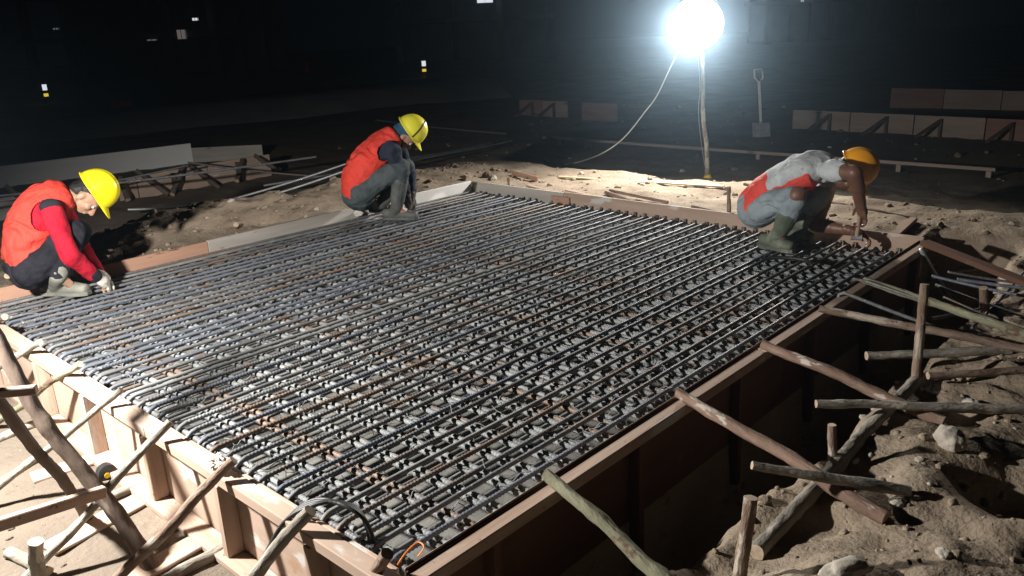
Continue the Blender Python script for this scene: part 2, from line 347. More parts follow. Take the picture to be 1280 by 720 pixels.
# ------------------------------------------------------------------ formwork of the footing
def board(name, p0, p1, w, t, material, parent=None, up=V((0, 0, 1)), bev=.003, off=(0, 0)):
    """a board from p0 to p1; w along its up side, t across"""
    L = (p1 - p0).length
    b = MB(); b.box((L / 2, off[0], off[1]), (L, t, w), material, None, bev)
    return b.build(name, parent, frame(p0, p1, up))
FW = empty('footing_formwork', V((0, 0, -.36)), 'square timber formwork box holding the rebar mat in the middle of the site', 'formwork')
X1, Y1 = 4.25, 4.02
# near-left side
board('side_panel', V((-.0075, .02, -.18)), V((-.0075, 1.9, -.18)), .352, .015, M['ply'], FW)
board('side_panel', V((-.0075, 1.904, -.18)), V((-.0075, 4.03, -.18)), .352, .015, M['ply'], FW)
board('top_rail', V((-.046, -.06, -.022)), V((-.046, 1.43, -.022)), .04, .058, M['ply'], FW)
board('top_rail', V((-.045, 1.436, -.023)), V((-.045, 4.05, -.023)), .04, .058, M['ply'], FW)
board('base_rail', V((-.058, .0, -.342)), V((-.058, 4.0, -.342)), .026, .082, M['timber'], FW)
for y in (.36, .9, 1.47, 2.06, 2.65, 3.25, 3.8):
    board('post', V((-.047, y, -.329)), V((-.047, y, -.046)), .062, .034, M['timber'], FW, up=V((1, 0, 0)))
# right side
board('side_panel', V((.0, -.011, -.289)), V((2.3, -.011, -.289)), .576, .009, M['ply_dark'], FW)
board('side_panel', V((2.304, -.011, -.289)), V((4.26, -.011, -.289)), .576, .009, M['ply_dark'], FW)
board('lining', V((.0, -.003, -.19)), V((4.235, -.003, -.19)), .39, .0065, M['ply'], FW)
board('top_rail', V((-.01, -.042, -.028)), V((2.0, -.042, -.028)), .044, .05, M['timber'], FW)
board('top_rail', V((2.006, -.042, -.027)), V((4.27, -.042, -.027)), .044, .05, M['timber'], FW)
for x in (.3, 1.05, 1.8, 2.55, 3.3, 4.05):
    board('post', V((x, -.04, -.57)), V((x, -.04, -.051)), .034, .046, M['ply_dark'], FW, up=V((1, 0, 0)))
# far side, seen from inside
board('end_board', V((X1 + .0125, 2.9, -.12)), V((X1 + .0125, 4.03, -.12)), .26, .025, M['ply_grey'], FW)
board('end_board', V((X1 + .014, -.02, -.113)), V((X1 + .014, 2.897, -.113)), .26, .026, M['ply'], FW)
board('splice_block', V((X1 - .014, 2.82, -.12)), V((X1 - .014, 3.02, -.12)), .2, .02, M['ply_red'], FW)
# left-far side, three boards
board('end_board', V((.0, Y1 + .0125, -.12)), V((1.55, Y1 + .0125, -.12)), .25, .025, M['ply_red'], FW)
board('end_board', V((1.553, Y1 + .014, -.115)), V((3.0, Y1 + .014, -.115)), .25, .026, M['ply_grey'], FW)
board('end_board', V((3.003, Y1 + .012, -.11)), V((4.24, Y1 + .012, -.11)), .25, .025, M['ply_white'], FW)

# ------------------------------------------------------------------ reinforcement
def bar_mesh(name, length, r, material, ribbed, z_hook0=.2, z_hook1=.2, up1=False, seg=8, phase=0):
    """a bar along +X with a bent end at each side"""
    path = []; rb = .05
    def arc(cx, cz, a0, a1, n=7):
        for i in range(n + 1):
            a = a0 + (a1 - a0) * i / n; path.append(V((cx + rb * math.cos(a), 0, cz + rb * math.sin(a))))
    path.append(V((0, 0, -z_hook0))); path.append(V((0, 0, -rb - .04)))
    arc(rb, -rb, math.pi, math.pi / 2)
    st = .005 if ribbed else .12
    x = rb + st
    while x < length - rb - st * .5:
        path.append(V((x, .0016 * math.sin(x * 3 + phase), .0012 * math.sin(x * 4.3 + phase)))); x += st
    if up1: arc(length - rb, rb, -math.pi / 2, 0); path.append(V((length, 0, z_hook1)))
    else:
        arc(length - rb, -rb, math.pi / 2, 0); path.append(V((length, 0, -z_hook1)))
    rad = []
    for i, p in enumerate(path):
        if ribbed and rb < p.x < length - rb: rad.append(r * (1.17 if i % 3 == 0 else 0.94))
        else: rad.append(r)
    b = MB(); b.tube(path, rad, seg, material, None, .0035 if ribbed else 0)
    me = b.mesh(name); me.polygons.foreach_set('use_smooth', [True] * len(me.polygons)); return me
BZ = -.07                                          # axis height of the top bars
LX, LY = X1 - .1, Y1 - .1
ml = {}
for nm in ('steel', 'steel_blue', 'rust', 'steel_dusty'):
    for rb_ in (0, 1): ml[nm, rb_] = bar_mesh('long_bar_' + nm, LX, .0092, M[nm], rb_, phase=rb_)
lab = {('steel', 0): 'plain dark grey rebar lying lengthwise on top of the rebar mat',
       ('steel', 1): 'ribbed dark grey rebar lying lengthwise on top of the rebar mat',
       ('steel_blue', 0): 'plain blue-grey rebar lying lengthwise on top of the rebar mat',
       ('steel_blue', 1): 'ribbed blue-grey rebar lying lengthwise on top of the rebar mat',
       ('rust', 0): 'plain rusty brown rebar lying lengthwise on top of the rebar mat',
       ('rust', 1): 'ribbed rusty brown rebar lying lengthwise on top of the rebar mat',
       ('steel_dusty', 0): 'plain dusty pale grey rebar lying lengthwise on top of the rebar mat',
       ('steel_dusty', 1): 'ribbed dusty pale grey rebar lying lengthwise on top of the rebar mat'}
n = 45
for i in range(n):
    y = .05 + (Y1 - .12) * i / (n - 1) + random.uniform(-.013, .013) * (0 < i < n - 1)
    k = random.choices(('steel', 'steel_blue', 'rust', 'steel_dusty'), (.55, .22, .12, .11))[0]
    rbd = 1 if random.random() < (.9 if i < 13 else .4) else 0
    if i == 0: k, rbd = 'rust', 1
    o = bpy.data.objects.new('rebar', ml[k, rbd])
    mw = Matrix.Translation((.045 + random.uniform(-.012, .012), y, BZ + random.uniform(-.004, .004))) @ Matrix.Rotation(random.uniform(-.0028, .0028), 4, 'Z') @ Matrix.Rotation(random.uniform(-.0008, .0008), 4, 'Y')
    l = lab[k, rbd]
    if i == 0: l = 'ribbed rusty rebar lying lengthwise along the right formwork board, outermost of the mat'
    if i == n - 1: l = 'rebar lying lengthwise right along the far left board under the crouching workers'
    tag(link(o, None, mw), l, 'rebar', 'long rebars lying lengthwise on top of the mat')
mc = {}
for nm in ('steel', 'rust', 'steel_dusty'):
    mc[nm] = bar_mesh('cross_bar_' + nm, LY, .0115, M[nm], 1, phase=1)
cz = BZ - .0092 - .0115 - .002
i = 0; x = .1
clab = {'steel': 'ribbed grey cross rebar running under the long bars of the mat',
        'rust': 'ribbed rusty cross rebar running under the long bars of the mat',
        'steel_dusty': 'ribbed dusty pale cross rebar running under the long bars of the mat'}
def cross(x, z, grp, k, l, dy=0):
    o = bpy.data.objects.new('cross_rebar', mc[k])
    mw = Matrix.Translation((x, .05 + dy, z)) @ Matrix.Rotation(math.pi / 2 + random.uniform(-.003, .003), 4, 'Z')
    tag(link(o, None, mw), l, 'rebar', grp)
while x < X1 - .07:
    for s in (-1, 1):
        if s == 1 and random.random() < .35: continue
        k = random.choices(('steel', 'rust', 'steel_dusty'), (.2, .12, .68))[0]
        cross(x + s * random.uniform(.0115, .017), cz + random.uniform(-.003, .0005), 'cross rebars of the upper mat layer', k, clab[k], random.uniform(-.01, .01))
    x += .12 + random.uniform(-.008, .008)
# lower mat: long bars with upturned far ends, and cross bars
mlow = {k: bar_mesh('lower_bar_' + k, LX + .02, .0085, M[k], 0, .1, .05, True) for k in ('steel', 'steel_dusty', 'rust')}
lz = cz - .021
llab = {'steel': 'dark grey lower rebar with upturned far end beneath the cross bars',
        'rust': 'rusty lower rebar with upturned far end beneath the cross bars',
        'steel_dusty': 'dusty pale lower rebar with upturned far end beneath the cross bars'}
for i in range(n - 1):
    if random.random() < .14: continue
    y = .07 + (Y1 - .15) * (i + .5) / (n - 1) + random.uniform(-.02, .02)
    k = random.choices(('steel', 'steel_dusty', 'rust'), (.45, .4, .15))[0]
    o = bpy.data.objects.new('lower_rebar', mlow[k])
    tag(link(o, None, Matrix.Translation((.05, y, lz)) @ Matrix.Rotation(random.uniform(-.004, .004), 4, 'Z')), llab[k], 'rebar', 'lower long rebars of the mat')
x = .16
while x < X1 - .1:
    cross(x, lz - .04, 'cross rebars of the lower mat layer', 'steel_dusty', 'dusty cross rebar lying deep in the mat near the concrete bed')
    x += .13 + random.uniform(-.02, .02)

# twisted tie wires at the crossings: too many and too small to count
b = MB(); m = b.mi(M['steel_dusty'])
for _ in range(1300):
    x, y = random.uniform(.1, X1 - .1), random.uniform(.08, Y1 - .08); z = BZ - random.uniform(-.004, .02); a = random.uniform(0, 6.3); L = random.uniform(.015, .045)
    dx, dy = math.cos(a) * L, math.sin(a) * L
    b.tube([V((x - dx, y - dy, z - .015)), V((x - dx * .3, y - dy * .3, z + .006)), V((x + dx * .3, y + dy * .3, z + .004)), V((x + dx, y + dy, z + random.uniform(-.02, .022)))], .0016, 4, M['steel_dusty'])
tag(b.build('tie_wires'), kind='stuff')

# ------------------------------------------------------------------ poles, stakes and boards
def pole_mesh(name, p0, p1, r0, r1, bark, bend=.016, seg=16, cap='sawn'):
    L = (p1 - p0).length; k = max(8, int(L / .022)); sd = random.uniform(0, 50); path = []; rad = []
    for i in range(k + 1):
        t = i / k
        path.append(V((L * t, bend * L * noise.noise(V((t * 2.2 + sd, 0, 0))) * math.sin(math.pi * t) * 3, bend * L * noise.noise(V((0, t * 2.2 + sd, 0))) * math.sin(math.pi * t) * 3)))
        kn = 1 + .3 * max(0, noise.noise(V((t * L * 8 + sd, 3, 1))) - .15) + .07 * noise.noise(V((t * L * 3 + sd, 8, 1)))
        rad.append((r0 + (r1 - r0) * t) * kn)
    b = MB(); b.tube(path, rad, seg, M[bark], M[cap], 0, .2, sd); return b
def pole(name, label, cat, p0, p1, r0, r1, bark, group=None, bend=.012, cap='sawn', parent=None):
    b = pole_mesh(name, p0, p1, r0, r1, bark, bend, 16, cap)
    o = b.build(name, parent, frame(p0, p1), 50)
    return tag(o, label, cat, group) if label else o
GZ = -.36
# braces leaning on the near-left rail
gl = 'round poles bracing the near left formwork'
def brace(pt, pb, r, bark, label, zt=.07, on_ground=True):
    a = at(pt[0], pt[1], zt); c = on(pb[0], pb[1], r * .7)
    pole('brace_pole', label, 'pole', a, c, r * .93, r, bark, gl)
brace((213, 527), (28, 728), .016, 'bark_grey', 'thin straight grey brace pole on the near left rail, passing behind the trestle board')
brace((292, 575), (118, 752), .0185, 'bark_brown', 'knotty dark brown brace pole on the near left rail beside the pale rag')
brace((388, 638), (250, 800), .021, 'bark_grey', 'thick grey brace pole under the black cable on the near left rail')
brace((152, 487), (-40, 640), .014, 'bark_grey', 'slim pale brace pole leaning on the rail, between the two trestle legs')
brace((100, 455), (-10, 532), .0165, 'bark_green', 'pale greenish brace pole on the rail nearest above the trestle')
brace((50, 428), (-60, 492), .017, 'bark_grey', 'grey brace pole on the near left rail, its upper end below the mat corner')
brace((6, 396), (-60, 430), .018, 'bark_brown', 'brown brace pole end on the rail at the left edge of the photo')
brace((484, 692), (420, 790), .019, 'bark_brown', 'dark stub pole leaning on the nearest corner of the formwork')
# struts on the ground from the posts
def lying(name, label, a, c, r, bark, group=None, lift=None, ga=True):
    p = on(a[0], a[1], r * .8); q = on(c[0], c[1], r * .8)
    return pole(name, label, 'pole', p, q, r, r * .92, bark, group)
gs = 'poles lying on the ground by the near left formwork'
lying('ground_strut', 'thick pale strut pole lying from the dark panel post to the bottom edge', (292, 678), (170, 745), .022, 'bark_grey', gs)
lying('ground_strut', 'pale strut pole on the plank floor beside the tape measure', (186, 602), (112, 632), .02, 'bark_grey', gs)
lying('ground_strut', 'grey strut pole lying behind the trestle legs at the left edge', (82, 515), (-30, 560), .022, 'bark_grey', gs)
lying('ground_strut', 'dark pole lying on the ground under the trestle at the left edge', (50, 570), (-30, 622), .018, 'bark_brown', gs)
lying('ground_strut', 'short pole lying behind the round sawn stake at the bottom left', (12, 690), (60, 715), .022, 'bark_grey', gs)
p = on(46, 740); pole('stake', 'upright round stake with a bright sawn top at the bottom left corner', 'stake', p + V((0, 0, -.05)), at(44, 677, -.16), .026, .025, 'bark_grey')
# planks on the pit floor
gp = 'planks lying in the pit left of the formwork'
for (a, c, w, l) in (((330, 640), (150, 735), .1, 'pale plank lying in the pit at the foot of the knotty brace'), ((235, 600), (60, 690), .11, 'wide pale plank lying in the pit behind the trestle board'),
                  ((185, 560), (40, 600), .1, 'dusty plank lying in the pit by the tape measure')):
    p = on(*a); q = on(*c); z = max(G(p.x, p.y), G(q.x, q.y)) + .008
    tag(board('plank', V((p.x, p.y, z)), V((q.x, q.y, z)), .014, w, M['ply']), l, 'plank', gp)
# the trestle between the camera and the pit
TR = empty('trestle', on(190, 708), 'rough wooden trestle of dark round legs and nailed cross boards in the near left corner', 'trestle')
pole('leg', None, None, on(190, 712), at(-110, 262, .86), .0285, .022, 'bark_dark', parent=TR)
pole('leg', None, None, on(112, 650), at(-60, 425, .6), .021, .017, 'bark_dark', parent=TR)
board('cross_board', at(-60, 497, .44), at(46, 487, .44), .026, .025, M['timber'], TR)
board('cross_board', at(-40, 668, .04), at(131, 614, -.03), .038, .028, M['timber'], TR)
# black tape measure
p = on(133, 590, .03); T = empty('tape_measure', p, 'black tape measure with a yellow button lying in the pit by the brace', 'tape measure')
b = MB(); path = []
b.tube([p + V((0, -.02, 0)), p + V((0, -.017, 0)), p + V((0, .017, 0)), p + V((0, .02, 0))], [.034, .038, .038, .034], 20, M['black_rubber'])
b.box(p + V((.02, 0, -.02)), (.05, .036, .036), M['black_rubber'], None, .008); b.build('case', T, None, 40)
b = MB(); c = (CAM - p).normalized(); b.tube([p + V((-.006, -.019, -.006)), p + V((-.006, -.0235, -.006))], .012, 16, M['yellow_mark']); b.build('button', T, None, 40)

# right side: long poles spanning the trench
gr = 'poles spanning the trench from the right formwork rail'
def span(name, label, a, za, c, r0, r1, bark, lift=.6, grp=gr, z=None):
    return pole(name, label, 'pole', at(a[0], a[1], za), on(c[0], c[1], r1 * lift) if z is None else at(c[0], c[1], z), r0, r1, bark, grp)
span('brace_pole', 'greenish brace pole nearest the camera on the right rail, its end in the trench', (682, 592), .035, (850, 740), .019, .023, 'bark_green', z=-.13)
span('brace_pole', 'long reddish brace pole from the right rail to the sand behind the short stake', (848, 491), .022, (1108, 648), .02, .025, 'bark_red')
span('brace_pole', 'reddish brace pole from the right rail passing under the pale level log', (953, 430), .022, (1180, 528), .02, .024, 'bark_red')
span('brace_pole', 'thin mottled pole from the right rail passing behind the leaning upright stake', (1024, 386), .022, (1300, 440), .017, .021, 'bark_brown')
span('brace_pole', 'greenish pole from the right rail next to the two bent rebars', (1080, 350), .022, (1290, 420), .019, .021, 'bark_green')
pole('trench_log', 'long pole lying along the trench edge behind the two short stakes', 'pole', on(1150, 470, .03), on(945, 690, .03), .024, .026, 'bark_grey', bend=.005)
gq = 'logs lying level on the sand right of the trench'
def log(label, a, c, r0, r1, bark, za=None):
    q = on(c[0], c[1], r1 * .7); d = ray(*a); p = CAM + d * ((q - CAM).dot(FWD) * 1.0 / d.dot(FWD))
    if za is not None: p = at(a[0], a[1], za)
    pole('log', label, 'log', p, q, r0, r1, bark, gq)
log('pale weathered log lying level with a stone wedged at its right end', (1020, 505), (1290, 512), .015, .02, 'bark_grey')
log('pale log lying level behind the leaning upright stake', (1083, 445), (1262, 438), .018, .022, 'bark_grey')
log('short grey log pointing over the trench by the low upright stake', (940, 582), (1136, 614), .014, .019, 'bark_grey')
log('thin dark log lying at the right edge below the pale level log', (1160, 470), (1300, 462), .016, .016, 'bark_brown')
gk = 'short upright stakes driven in the sand on the right'
def stake(label, top, zt, bot, r, bark):
    g = on(*bot); pole('stake', label, 'stake', g + V((0, 0, -.08)), at(top[0], top[1], zt) if zt is not None else g, r, r * .95, bark, gk, .004)
def vstake(label, bot, top, r, bark, grp=gk, cap='sawn'):
    g = on(*bot); d = ray(*top); t = (g - CAM).dot(FWD) / d.dot(FWD)
    q = CAM + d * t * .985
    pole('stake', label, 'stake', g + (g - q).normalized() * .06, q, r, r * .95, bark, grp, .004, cap)
vstake('tall leaning upright stake between the trench poles on the right', (1143, 486), (1156, 355), .0185, 'bark_brown')
vstake('low upright stake behind the long reddish brace pole', (1041, 590), (1040, 531), .0155, 'bark_brown')
vstake('thick splintered stake at the bottom edge right of the trench', (922, 735), (939, 622), .02, 'bark_brown')
vstake('short dark stake with a pale top among the rebar offcuts at the right edge', (1231, 392), (1229, 360), .022, 'bark_red')
vstake('square stake beside the right worker, against the far board', (911, 266), (911, 233), .016, 'bark_brown')
vstake('small dark peg standing behind the far corner board', (636, 232), (635, 221), .012, 'bark_brown')
# pegs with bright sawn tops behind the left-far board
gw = 'round pegs with pale sawn tops behind the left board'
def peg(label, px, py, r, out):
    c = at(px, py, .03); pole('peg', label, 'peg', c + V((out * .3, .25, -.2)), c, r, r, 'bark_brown', gw, .004)
peg('sawn round peg end behind the reddish board, right of the red sleeved worker', 157, 309, .024, .3)
peg('sawn round peg end behind the joint of the reddish and grey boards', 295, 281, .021, .3)
peg('sawn round peg end low beside the red sleeved worker at the left edge', 9, 345, .02, .3)
peg('sawn round peg end just in front of the worker with the dark sleeves', 515, 235, .025, .8)
peg('sawn round peg end beside the white board near the far corner', 580, 222, .024, .9)

# rebar offcuts right of the far right corner
gb = 'loose rebars strewn right of the far right corner'
def loose(label, a, za, c, lift, r=.008, bark='steel', name='loose_rebar', tip=None):
    p = at(a[0], a[1], za); q = on(c[0], c[1], lift) if isinstance(lift, float) else at(c[0], c[1], lift[0])
    L = (q - p).length; path = []; rad = []
    k = max(6, int(L / (.007 if bark != 'tube' else .1)))
    for i in range(k + 1):
        t = i / k; w = p.lerp(q, t); w.z -= .03 * math.sin(math.pi * t) * L * .3
        path.append(w); rad.append(r * (1.1 if i % 2 else .97))
    if tip: path = tip + path; rad = [r] * len(tip) + rad
    b = MB(); b.tube(path, rad, 8, M['metal_grey' if bark == 'tube' else bark]); o = b.build(name, None, None, 180)
    tag(o, label, 'rebar' if name != 'steel_tube' else 'tube', gb)
loose('ribbed rebar with a bent end reaching over the right rail by the thin mottled pole', (1056, 366), .02, (1215, 425), .02, .0095, tip=[at(1046, 378, -.03), at(1049, 368, .005)])
loose('smooth rebar beside the greenish pole, hooked over the right rail', (1084, 352), .03, (1290, 416), .02, .008, tip=[at(1064, 352, -.03), at(1070, 349, .012)])
loose('dark rebar behind the pale topped stake at the right edge', (1165, 345), -.06, (1290, 372), .03, .008, 'steel_blue')
loose('brown rebar crossing in front of the pale topped stake', (1180, 372), -.1, (1295, 418), .03, .008, 'rust')
loose('rebar lying furthest back in the offcut pile at the right edge', (1185, 340), -.05, (1290, 356), .02, .007, 'steel')
loose('short rebar lying steeply across the offcut pile at the right edge', (1215, 410), -.1, (1280, 340), .02, .007, 'steel')
loose('long dark rebar lying low across the offcut pile towards the right edge', (1170, 356), -.1, (1300, 402), .015, .008, 'steel')
loose('dark ribbed rebar lying almost level at the top of the offcut pile', (1196, 349), -.04, (1300, 362), .035, .009, 'steel_blue')
loose('pale dusty rebar lying aslant in front of the offcut pile', (1165, 398), -.1, (1252, 380), .02, .008, 'steel_dusty')
loose('thin grey steel tube leaning from the far right corner into the trench', (1151, 312), .015, (1190, 376), .01, .013, 'tube', 'steel_tube')
tag(board('plank', at(1155, 303, .03), on(1300, 360, .03), .03, .07, M['ply_dark']), 'dark plank sloping down from the far right corner of the formwork', 'plank')
tag(board('plank', on(1185, 340, .02), on(1238, 332, .02), .015, .09, M['ply_grey']), 'short pale plank offcut on the sand beside the far right corner', 'plank')
tag(board('plank', on(1118, 296, .02), on(1142, 274, .02), .03, .05, M['timber']), 'short timber offcut on the sand beyond the crouching worker\'s hammer hand', 'plank')
# far sand: batten, scraps
tag(board('batten', on(698, 221, .015), on(905, 233, .015), .014, .06, M['bamboo']), 'long pale batten lying on the bright sand left of the lamp pole', 'batten')
gscr = 'wood scraps on the sand behind the far board'
for (a, c, w, t, mm, l) in (((660, 232), (712, 246), .05, .02, 'timber', 'pale wood scrap touching the far board, nearest the far corner'), ((708, 238), (760, 250), .05, .02, 'timber', 'pale wood scrap lying on the far board over the joint'),
                         ((757, 240), (790, 252), .025, .03, 'bark_brown', 'dark bark strip end sticking out behind the far board'), ((762, 238), (835, 253), .02, .025, 'bark_brown', 'long dark twisted bark strip behind the middle of the far board'),
                         ((865, 258), (908, 268), .02, .025, 'bark_brown', 'dark wood scrap by the square stake at the far board'), ((640, 216), (672, 224), .012, .05, 'ply_red', 'small reddish scrap on the sand behind the far corner')):
    p = on(*a, .02); q = on(*c, .02)
    tag(board('wood_scrap', p, q, t, w, M[mm]), l, 'scrap', gscr)
for (a, c, l) in (((1040, 253), (1145, 272), 'dark twig lying on the sand behind the crouching worker\'s hands'), ((930, 230), (1010, 246), 'thin batten lying on the lit sand behind the right worker'), ):
    tag(pole_mesh('stick', on(*a, .01), on(*c, .01), .011, .009, 'bark_brown', .03).build('stick', None, frame(on(*a, .01), on(*c, .01)), 50), l, 'stick', 'sticks on the far sand')

# stones
def stone(label, px, py, r, sq=(1, .8, .7), group=None, mm='rock', name='stone', c=None):
    c = c or on(px, py, r * .3); bm = bmesh.new(); bmesh.ops.create_icosphere(bm, subdivisions=4, radius=1); sd = random.uniform(0, 99)
    for v in bm.verts:
        n_ = v.co.copy(); k = 1 + .28 * noise.fractal(n_ * 1.3 + V((sd, 0, 0)), 1, 2, 3)
        v.co = V((n_.x * sq[0], n_.y * sq[1], n_.z * sq[2])) * r * k
    me = bpy.data.meshes.new(name); bm.to_mesh(me); bm.free(); me.materials.append(M[mm]); shade(me, 180)
    return tag(link(bpy.data.objects.new(name, me), None, Matrix.Translation(c) @ Matrix.Rotation(random.uniform(0, 6), 4, 'Z')), label, name, group)
gst = 'pale stones on the heaped sand at the right'
stone('large pale stone on the sand right of the long reddish pole', 1188, 548, .06, group=gst)
stone('pale stone wedged at the end of the level log', 1216, 508, .036, (1.3, .8, .8), gst)
stone('white stone at the bottom edge below the heaped sand', 1058, 712, .05, (1.5, .8, .5), gst)
stone('small pale stone near the foot of the long reddish pole', 1122, 628, .022, (1.3, 1, .6), gst)
stone('small pale stone low on the heaped sand right of the footprints', 1180, 692, .02, (1.2, 1, .6), gst)
stone('small stone beside the mottled pole in the dark sand', 1150, 575, .018, (1, 1, .6), gst)
stone('lump of clay on the mound behind the far corner', 826, 0, .05, (1, .8, .7), 'stones on the far mound', 'sand', 'clay_lump', on(610, 219, .02))
stone('pale stone on the far sand just behind the far corner board', 0, 0, .04, (1.4, .8, .7), 'stones on the far mound', 'rock', 'stone', on(617, 223, .01))
# loose pebbles and crumbs, uncountable
b = MB(); m1 = b.mi(M['sand']); m2 = b.mi(M['rock'])
_ib = bmesh.new(); bmesh.ops.create_icosphere(_ib, subdivisions=2, radius=1); _ib.verts.index_update()
IV = [v.co.copy() for v in _ib.verts]; IF = [[v.index for v in f.verts] for f in _ib.faces]; _ib.free()
def crumbs(n_, fx, fy, r0, r1):
    for _ in range(n_):
        x, y = fx(), fy()
        if -.1 < x < 4.3 and -.5 < y < 4.06: continue
        r = r0 + (r1 - r0) * random.random() ** 6; z = G(x, y) + r * .12; n0 = len(b.v); sd = random.uniform(0, 99)
        sx, sy, sz = random.uniform(.8, 1.35), random.uniform(.7, 1.1), random.uniform(.5, .8)
        for q in IV:
            k = r * (1 + .55 * noise.noise(q * 1.4 + V((sd, 0, 0)))); b.v.append((x + q.x * sx * k, y + q.y * sy * k, z + q.z * sz * k))
        mm_ = m2 if random.random() < .1 else m1
        for t in IF: b.face([n0 + q for q in t], mm_)
U = random.uniform
crumbs(2200, lambda: U(.2, 4.5), lambda: U(-1.9, -.4), .002, .02)
crumbs(900, lambda: U(4.3, 6.3), lambda: U(-1.5, 4.8), .004, .03)
crumbs(700, lambda: U(.6, 5), lambda: U(4.1, 5.6), .004, .035)
crumbs(500, lambda: U(-1.2, -.1), lambda: U(.2, 3.5), .002, .014)
crumbs(500, lambda: U(6, 14), lambda: U(-2, 9), .01, .06)
tag(b.build('pebbles', None, None, 180), kind='stuff')
# pale rag on the rail and the black cable
p = at(272, 578, .03)
bm = bmesh.new(); bmesh.ops.create_icosphere(bm, subdivisions=5, radius=1)
for v in bm.verts:
    n_ = v.co.copy(); k = 1 + .55 * noise.fractal(n_ * 2.1 + V((5, 0, 0)), .7, 2.2, 4); v.co = V((n_.x * .028, n_.y * .05, n_.z * .022)) * k
me = bpy.data.meshes.new('rag'); bm.to_mesh(me); bm.free(); me.materials.append(M['rag']); shade(me, 180)
tag(link(bpy.data.objects.new('rag', me), None, Matrix.Translation(p)), 'crumpled pale rag with orange print on the near left rail', 'rag')
def cable(name, label, pts, r, material, cat='cable', n=10, parent=None):
    path = []
    P = [pts[0]] + list(pts) + [pts[-1]]
    for i in range(1, len(P) - 2):
        for j in range(n):
            t = j / n; a, b_, c, d = P[i - 1], P[i], P[i + 1], P[i + 2]
            path.append(.5 * ((2 * b_) + (c - a) * t + (2 * a - 5 * b_ + 4 * c - d) * t * t + (3 * b_ - a - 3 * c + d) * t ** 3))
    path.append(pts[-1]); b = MB(); b.tube(path, r, 8, M[material]); o = b.build(name, parent, None, 180)
    return tag(o, label, cat) if label else o
BC = empty('black_cable', at(420, 640, 0), 'looped black cable draped over the near left rail into the mat', 'cable')
for k in range(4):
    q = k * 3.2
    cable('strand', None, [on(305 + q, 742, .02), at(333 + q, 690 - q, -.12), at(356 + q, 652 - q, -.01), at(386 + q, 634 - q, .045), at(418 + q, 627 + q * .4, .06), at(447 + q * .6, 637 + q, .03), at(459 + q * .5, 660 + q * .5, -.02), at(462 + q * .4, 678, -.06)], .0068, 'black_rubber', parent=BC)
cable('orange_wire', 'thin orange wire curling at the nearest corner of the mat', [at(497, 706, -.02), at(508, 690, -.01), at(522, 678, .0), at(530, 684, .0), at(522, 696, -.02)], .0022, 'orange_wire', 'wire')
cable('black_cable_bit', 'dark bent bar lying on the mat in front of the right worker\'s boots', [at(950, 325, -.03), at(975, 322, -.02), at(1005, 325, -.02), at(1016, 332, -.03)], .012, 'black_rubber', 'bar').name = 'bent_bar'

# ------------------------------------------------------------------ the lamp
base = on(885, 222)
def up_to(b0, px, py):                              # the point above b0 (in its own distance) seen at a picture position
    d = ray(px, py); return CAM + d * ((b0 - CAM).dot(FWD) / d.dot(FWD))
def rise(b0, px, py):                               # same, keeping the vertical plane facing the camera
    n_ = V((CAM.x - b0.x, CAM.y - b0.y, 0)).normalized(); d = ray(px, py); return CAM + d * ((b0 - CAM).dot(n_) / d.dot(n_))
LP = empty('work_lamp', base, 'blazing white floodlight on a thin wooden pole behind the far board', 'lamp')
lc = rise(base, 872, 29); ptop = rise(base, 878, 66)
pole('pole', None, None, base + V((0, 0, -.2)), ptop, .027, .02, 'bark_grey', parent=LP)
aim = (V((1.6, 1.5, 0.2)) - lc).normalized()
Mx = frame(lc, lc + aim)
def dome(rad, depth, seg, rings, material, name, M0, parent, back=False):
    b = MB(); m = b.mi(material)
    for i in range(rings + 1):
        a = math.pi / 2 * i / rings
        for j in range(seg):
            w = 2 * math.pi * j / seg
            b.v.append((math.cos(a) * depth * (-1 if back else 1), math.sin(a) * rad * math.cos(w), math.sin(a) * rad * math.sin(w)))
    for i in range(rings):
        for j in range(seg):
            q = (i * seg + j, i * seg + (j + 1) % seg, (i + 1) * seg + (j + 1) % seg, (i + 1) * seg + j)
            b.face(q if back else q[::-1], m)
    return b.build(name, parent, M0, 180)
LR = .265
dome(LR, LR * .8, 28, 9, M['lamp_glare'], 'glare_dome', Mx, LP)  # glowing dome made oversize to imitate the lamp's glare
dome(LR * 1.02, .1, 28, 5, M['dark_metal'], 'housing', Mx @ Matrix.Translation((-.004, 0, 0)), LP, True)
b = MB(); b.tube([ptop - V((0, 0, .03)), ptop + V((0, 0, .03)), lc - aim * .06 - V((0, 0, .1)), lc - aim * .06], .012, 8, M['dark_metal']); b.build('bracket', LP, None, 40)
b = MB(); b.tube([base + V((0, 0, .0)), base + V((0, 0, .012)), base + V((.02, 0, .03))], [.05, .04, .024], 10, M['yellow_mark']); b.build('base_tie', LP, None, 40)
cable('pole_wire', None, [lc - V((0, 0, .2)), rise(base, 875, 110), rise(base, 873, 135), rise(base, 875, 165), rise(base, 879, 195), rise(base, 883, 218)], .0032, 'metal_grey', parent=LP)
lamp('floodlight', 'SPOT', lc + aim * (LR * .8 + .05), LAMP_W, (1.0, .95, .88), .12, V((3.5, 1.85, 0)), 152).data.spot_blend = 1.0
cable('lamp_cable', 'pale lamp cable drooping from the floodlight down to the sand', [lc - V((0, 0, .15)), rise(base, 848, 66), rise(base, 822, 118), rise(base, 806, 140), rise(base, 780, 172), rise(base, 752, 192), on(722, 203, .01), on(705, 206, .01)], .007, 'white_cable')

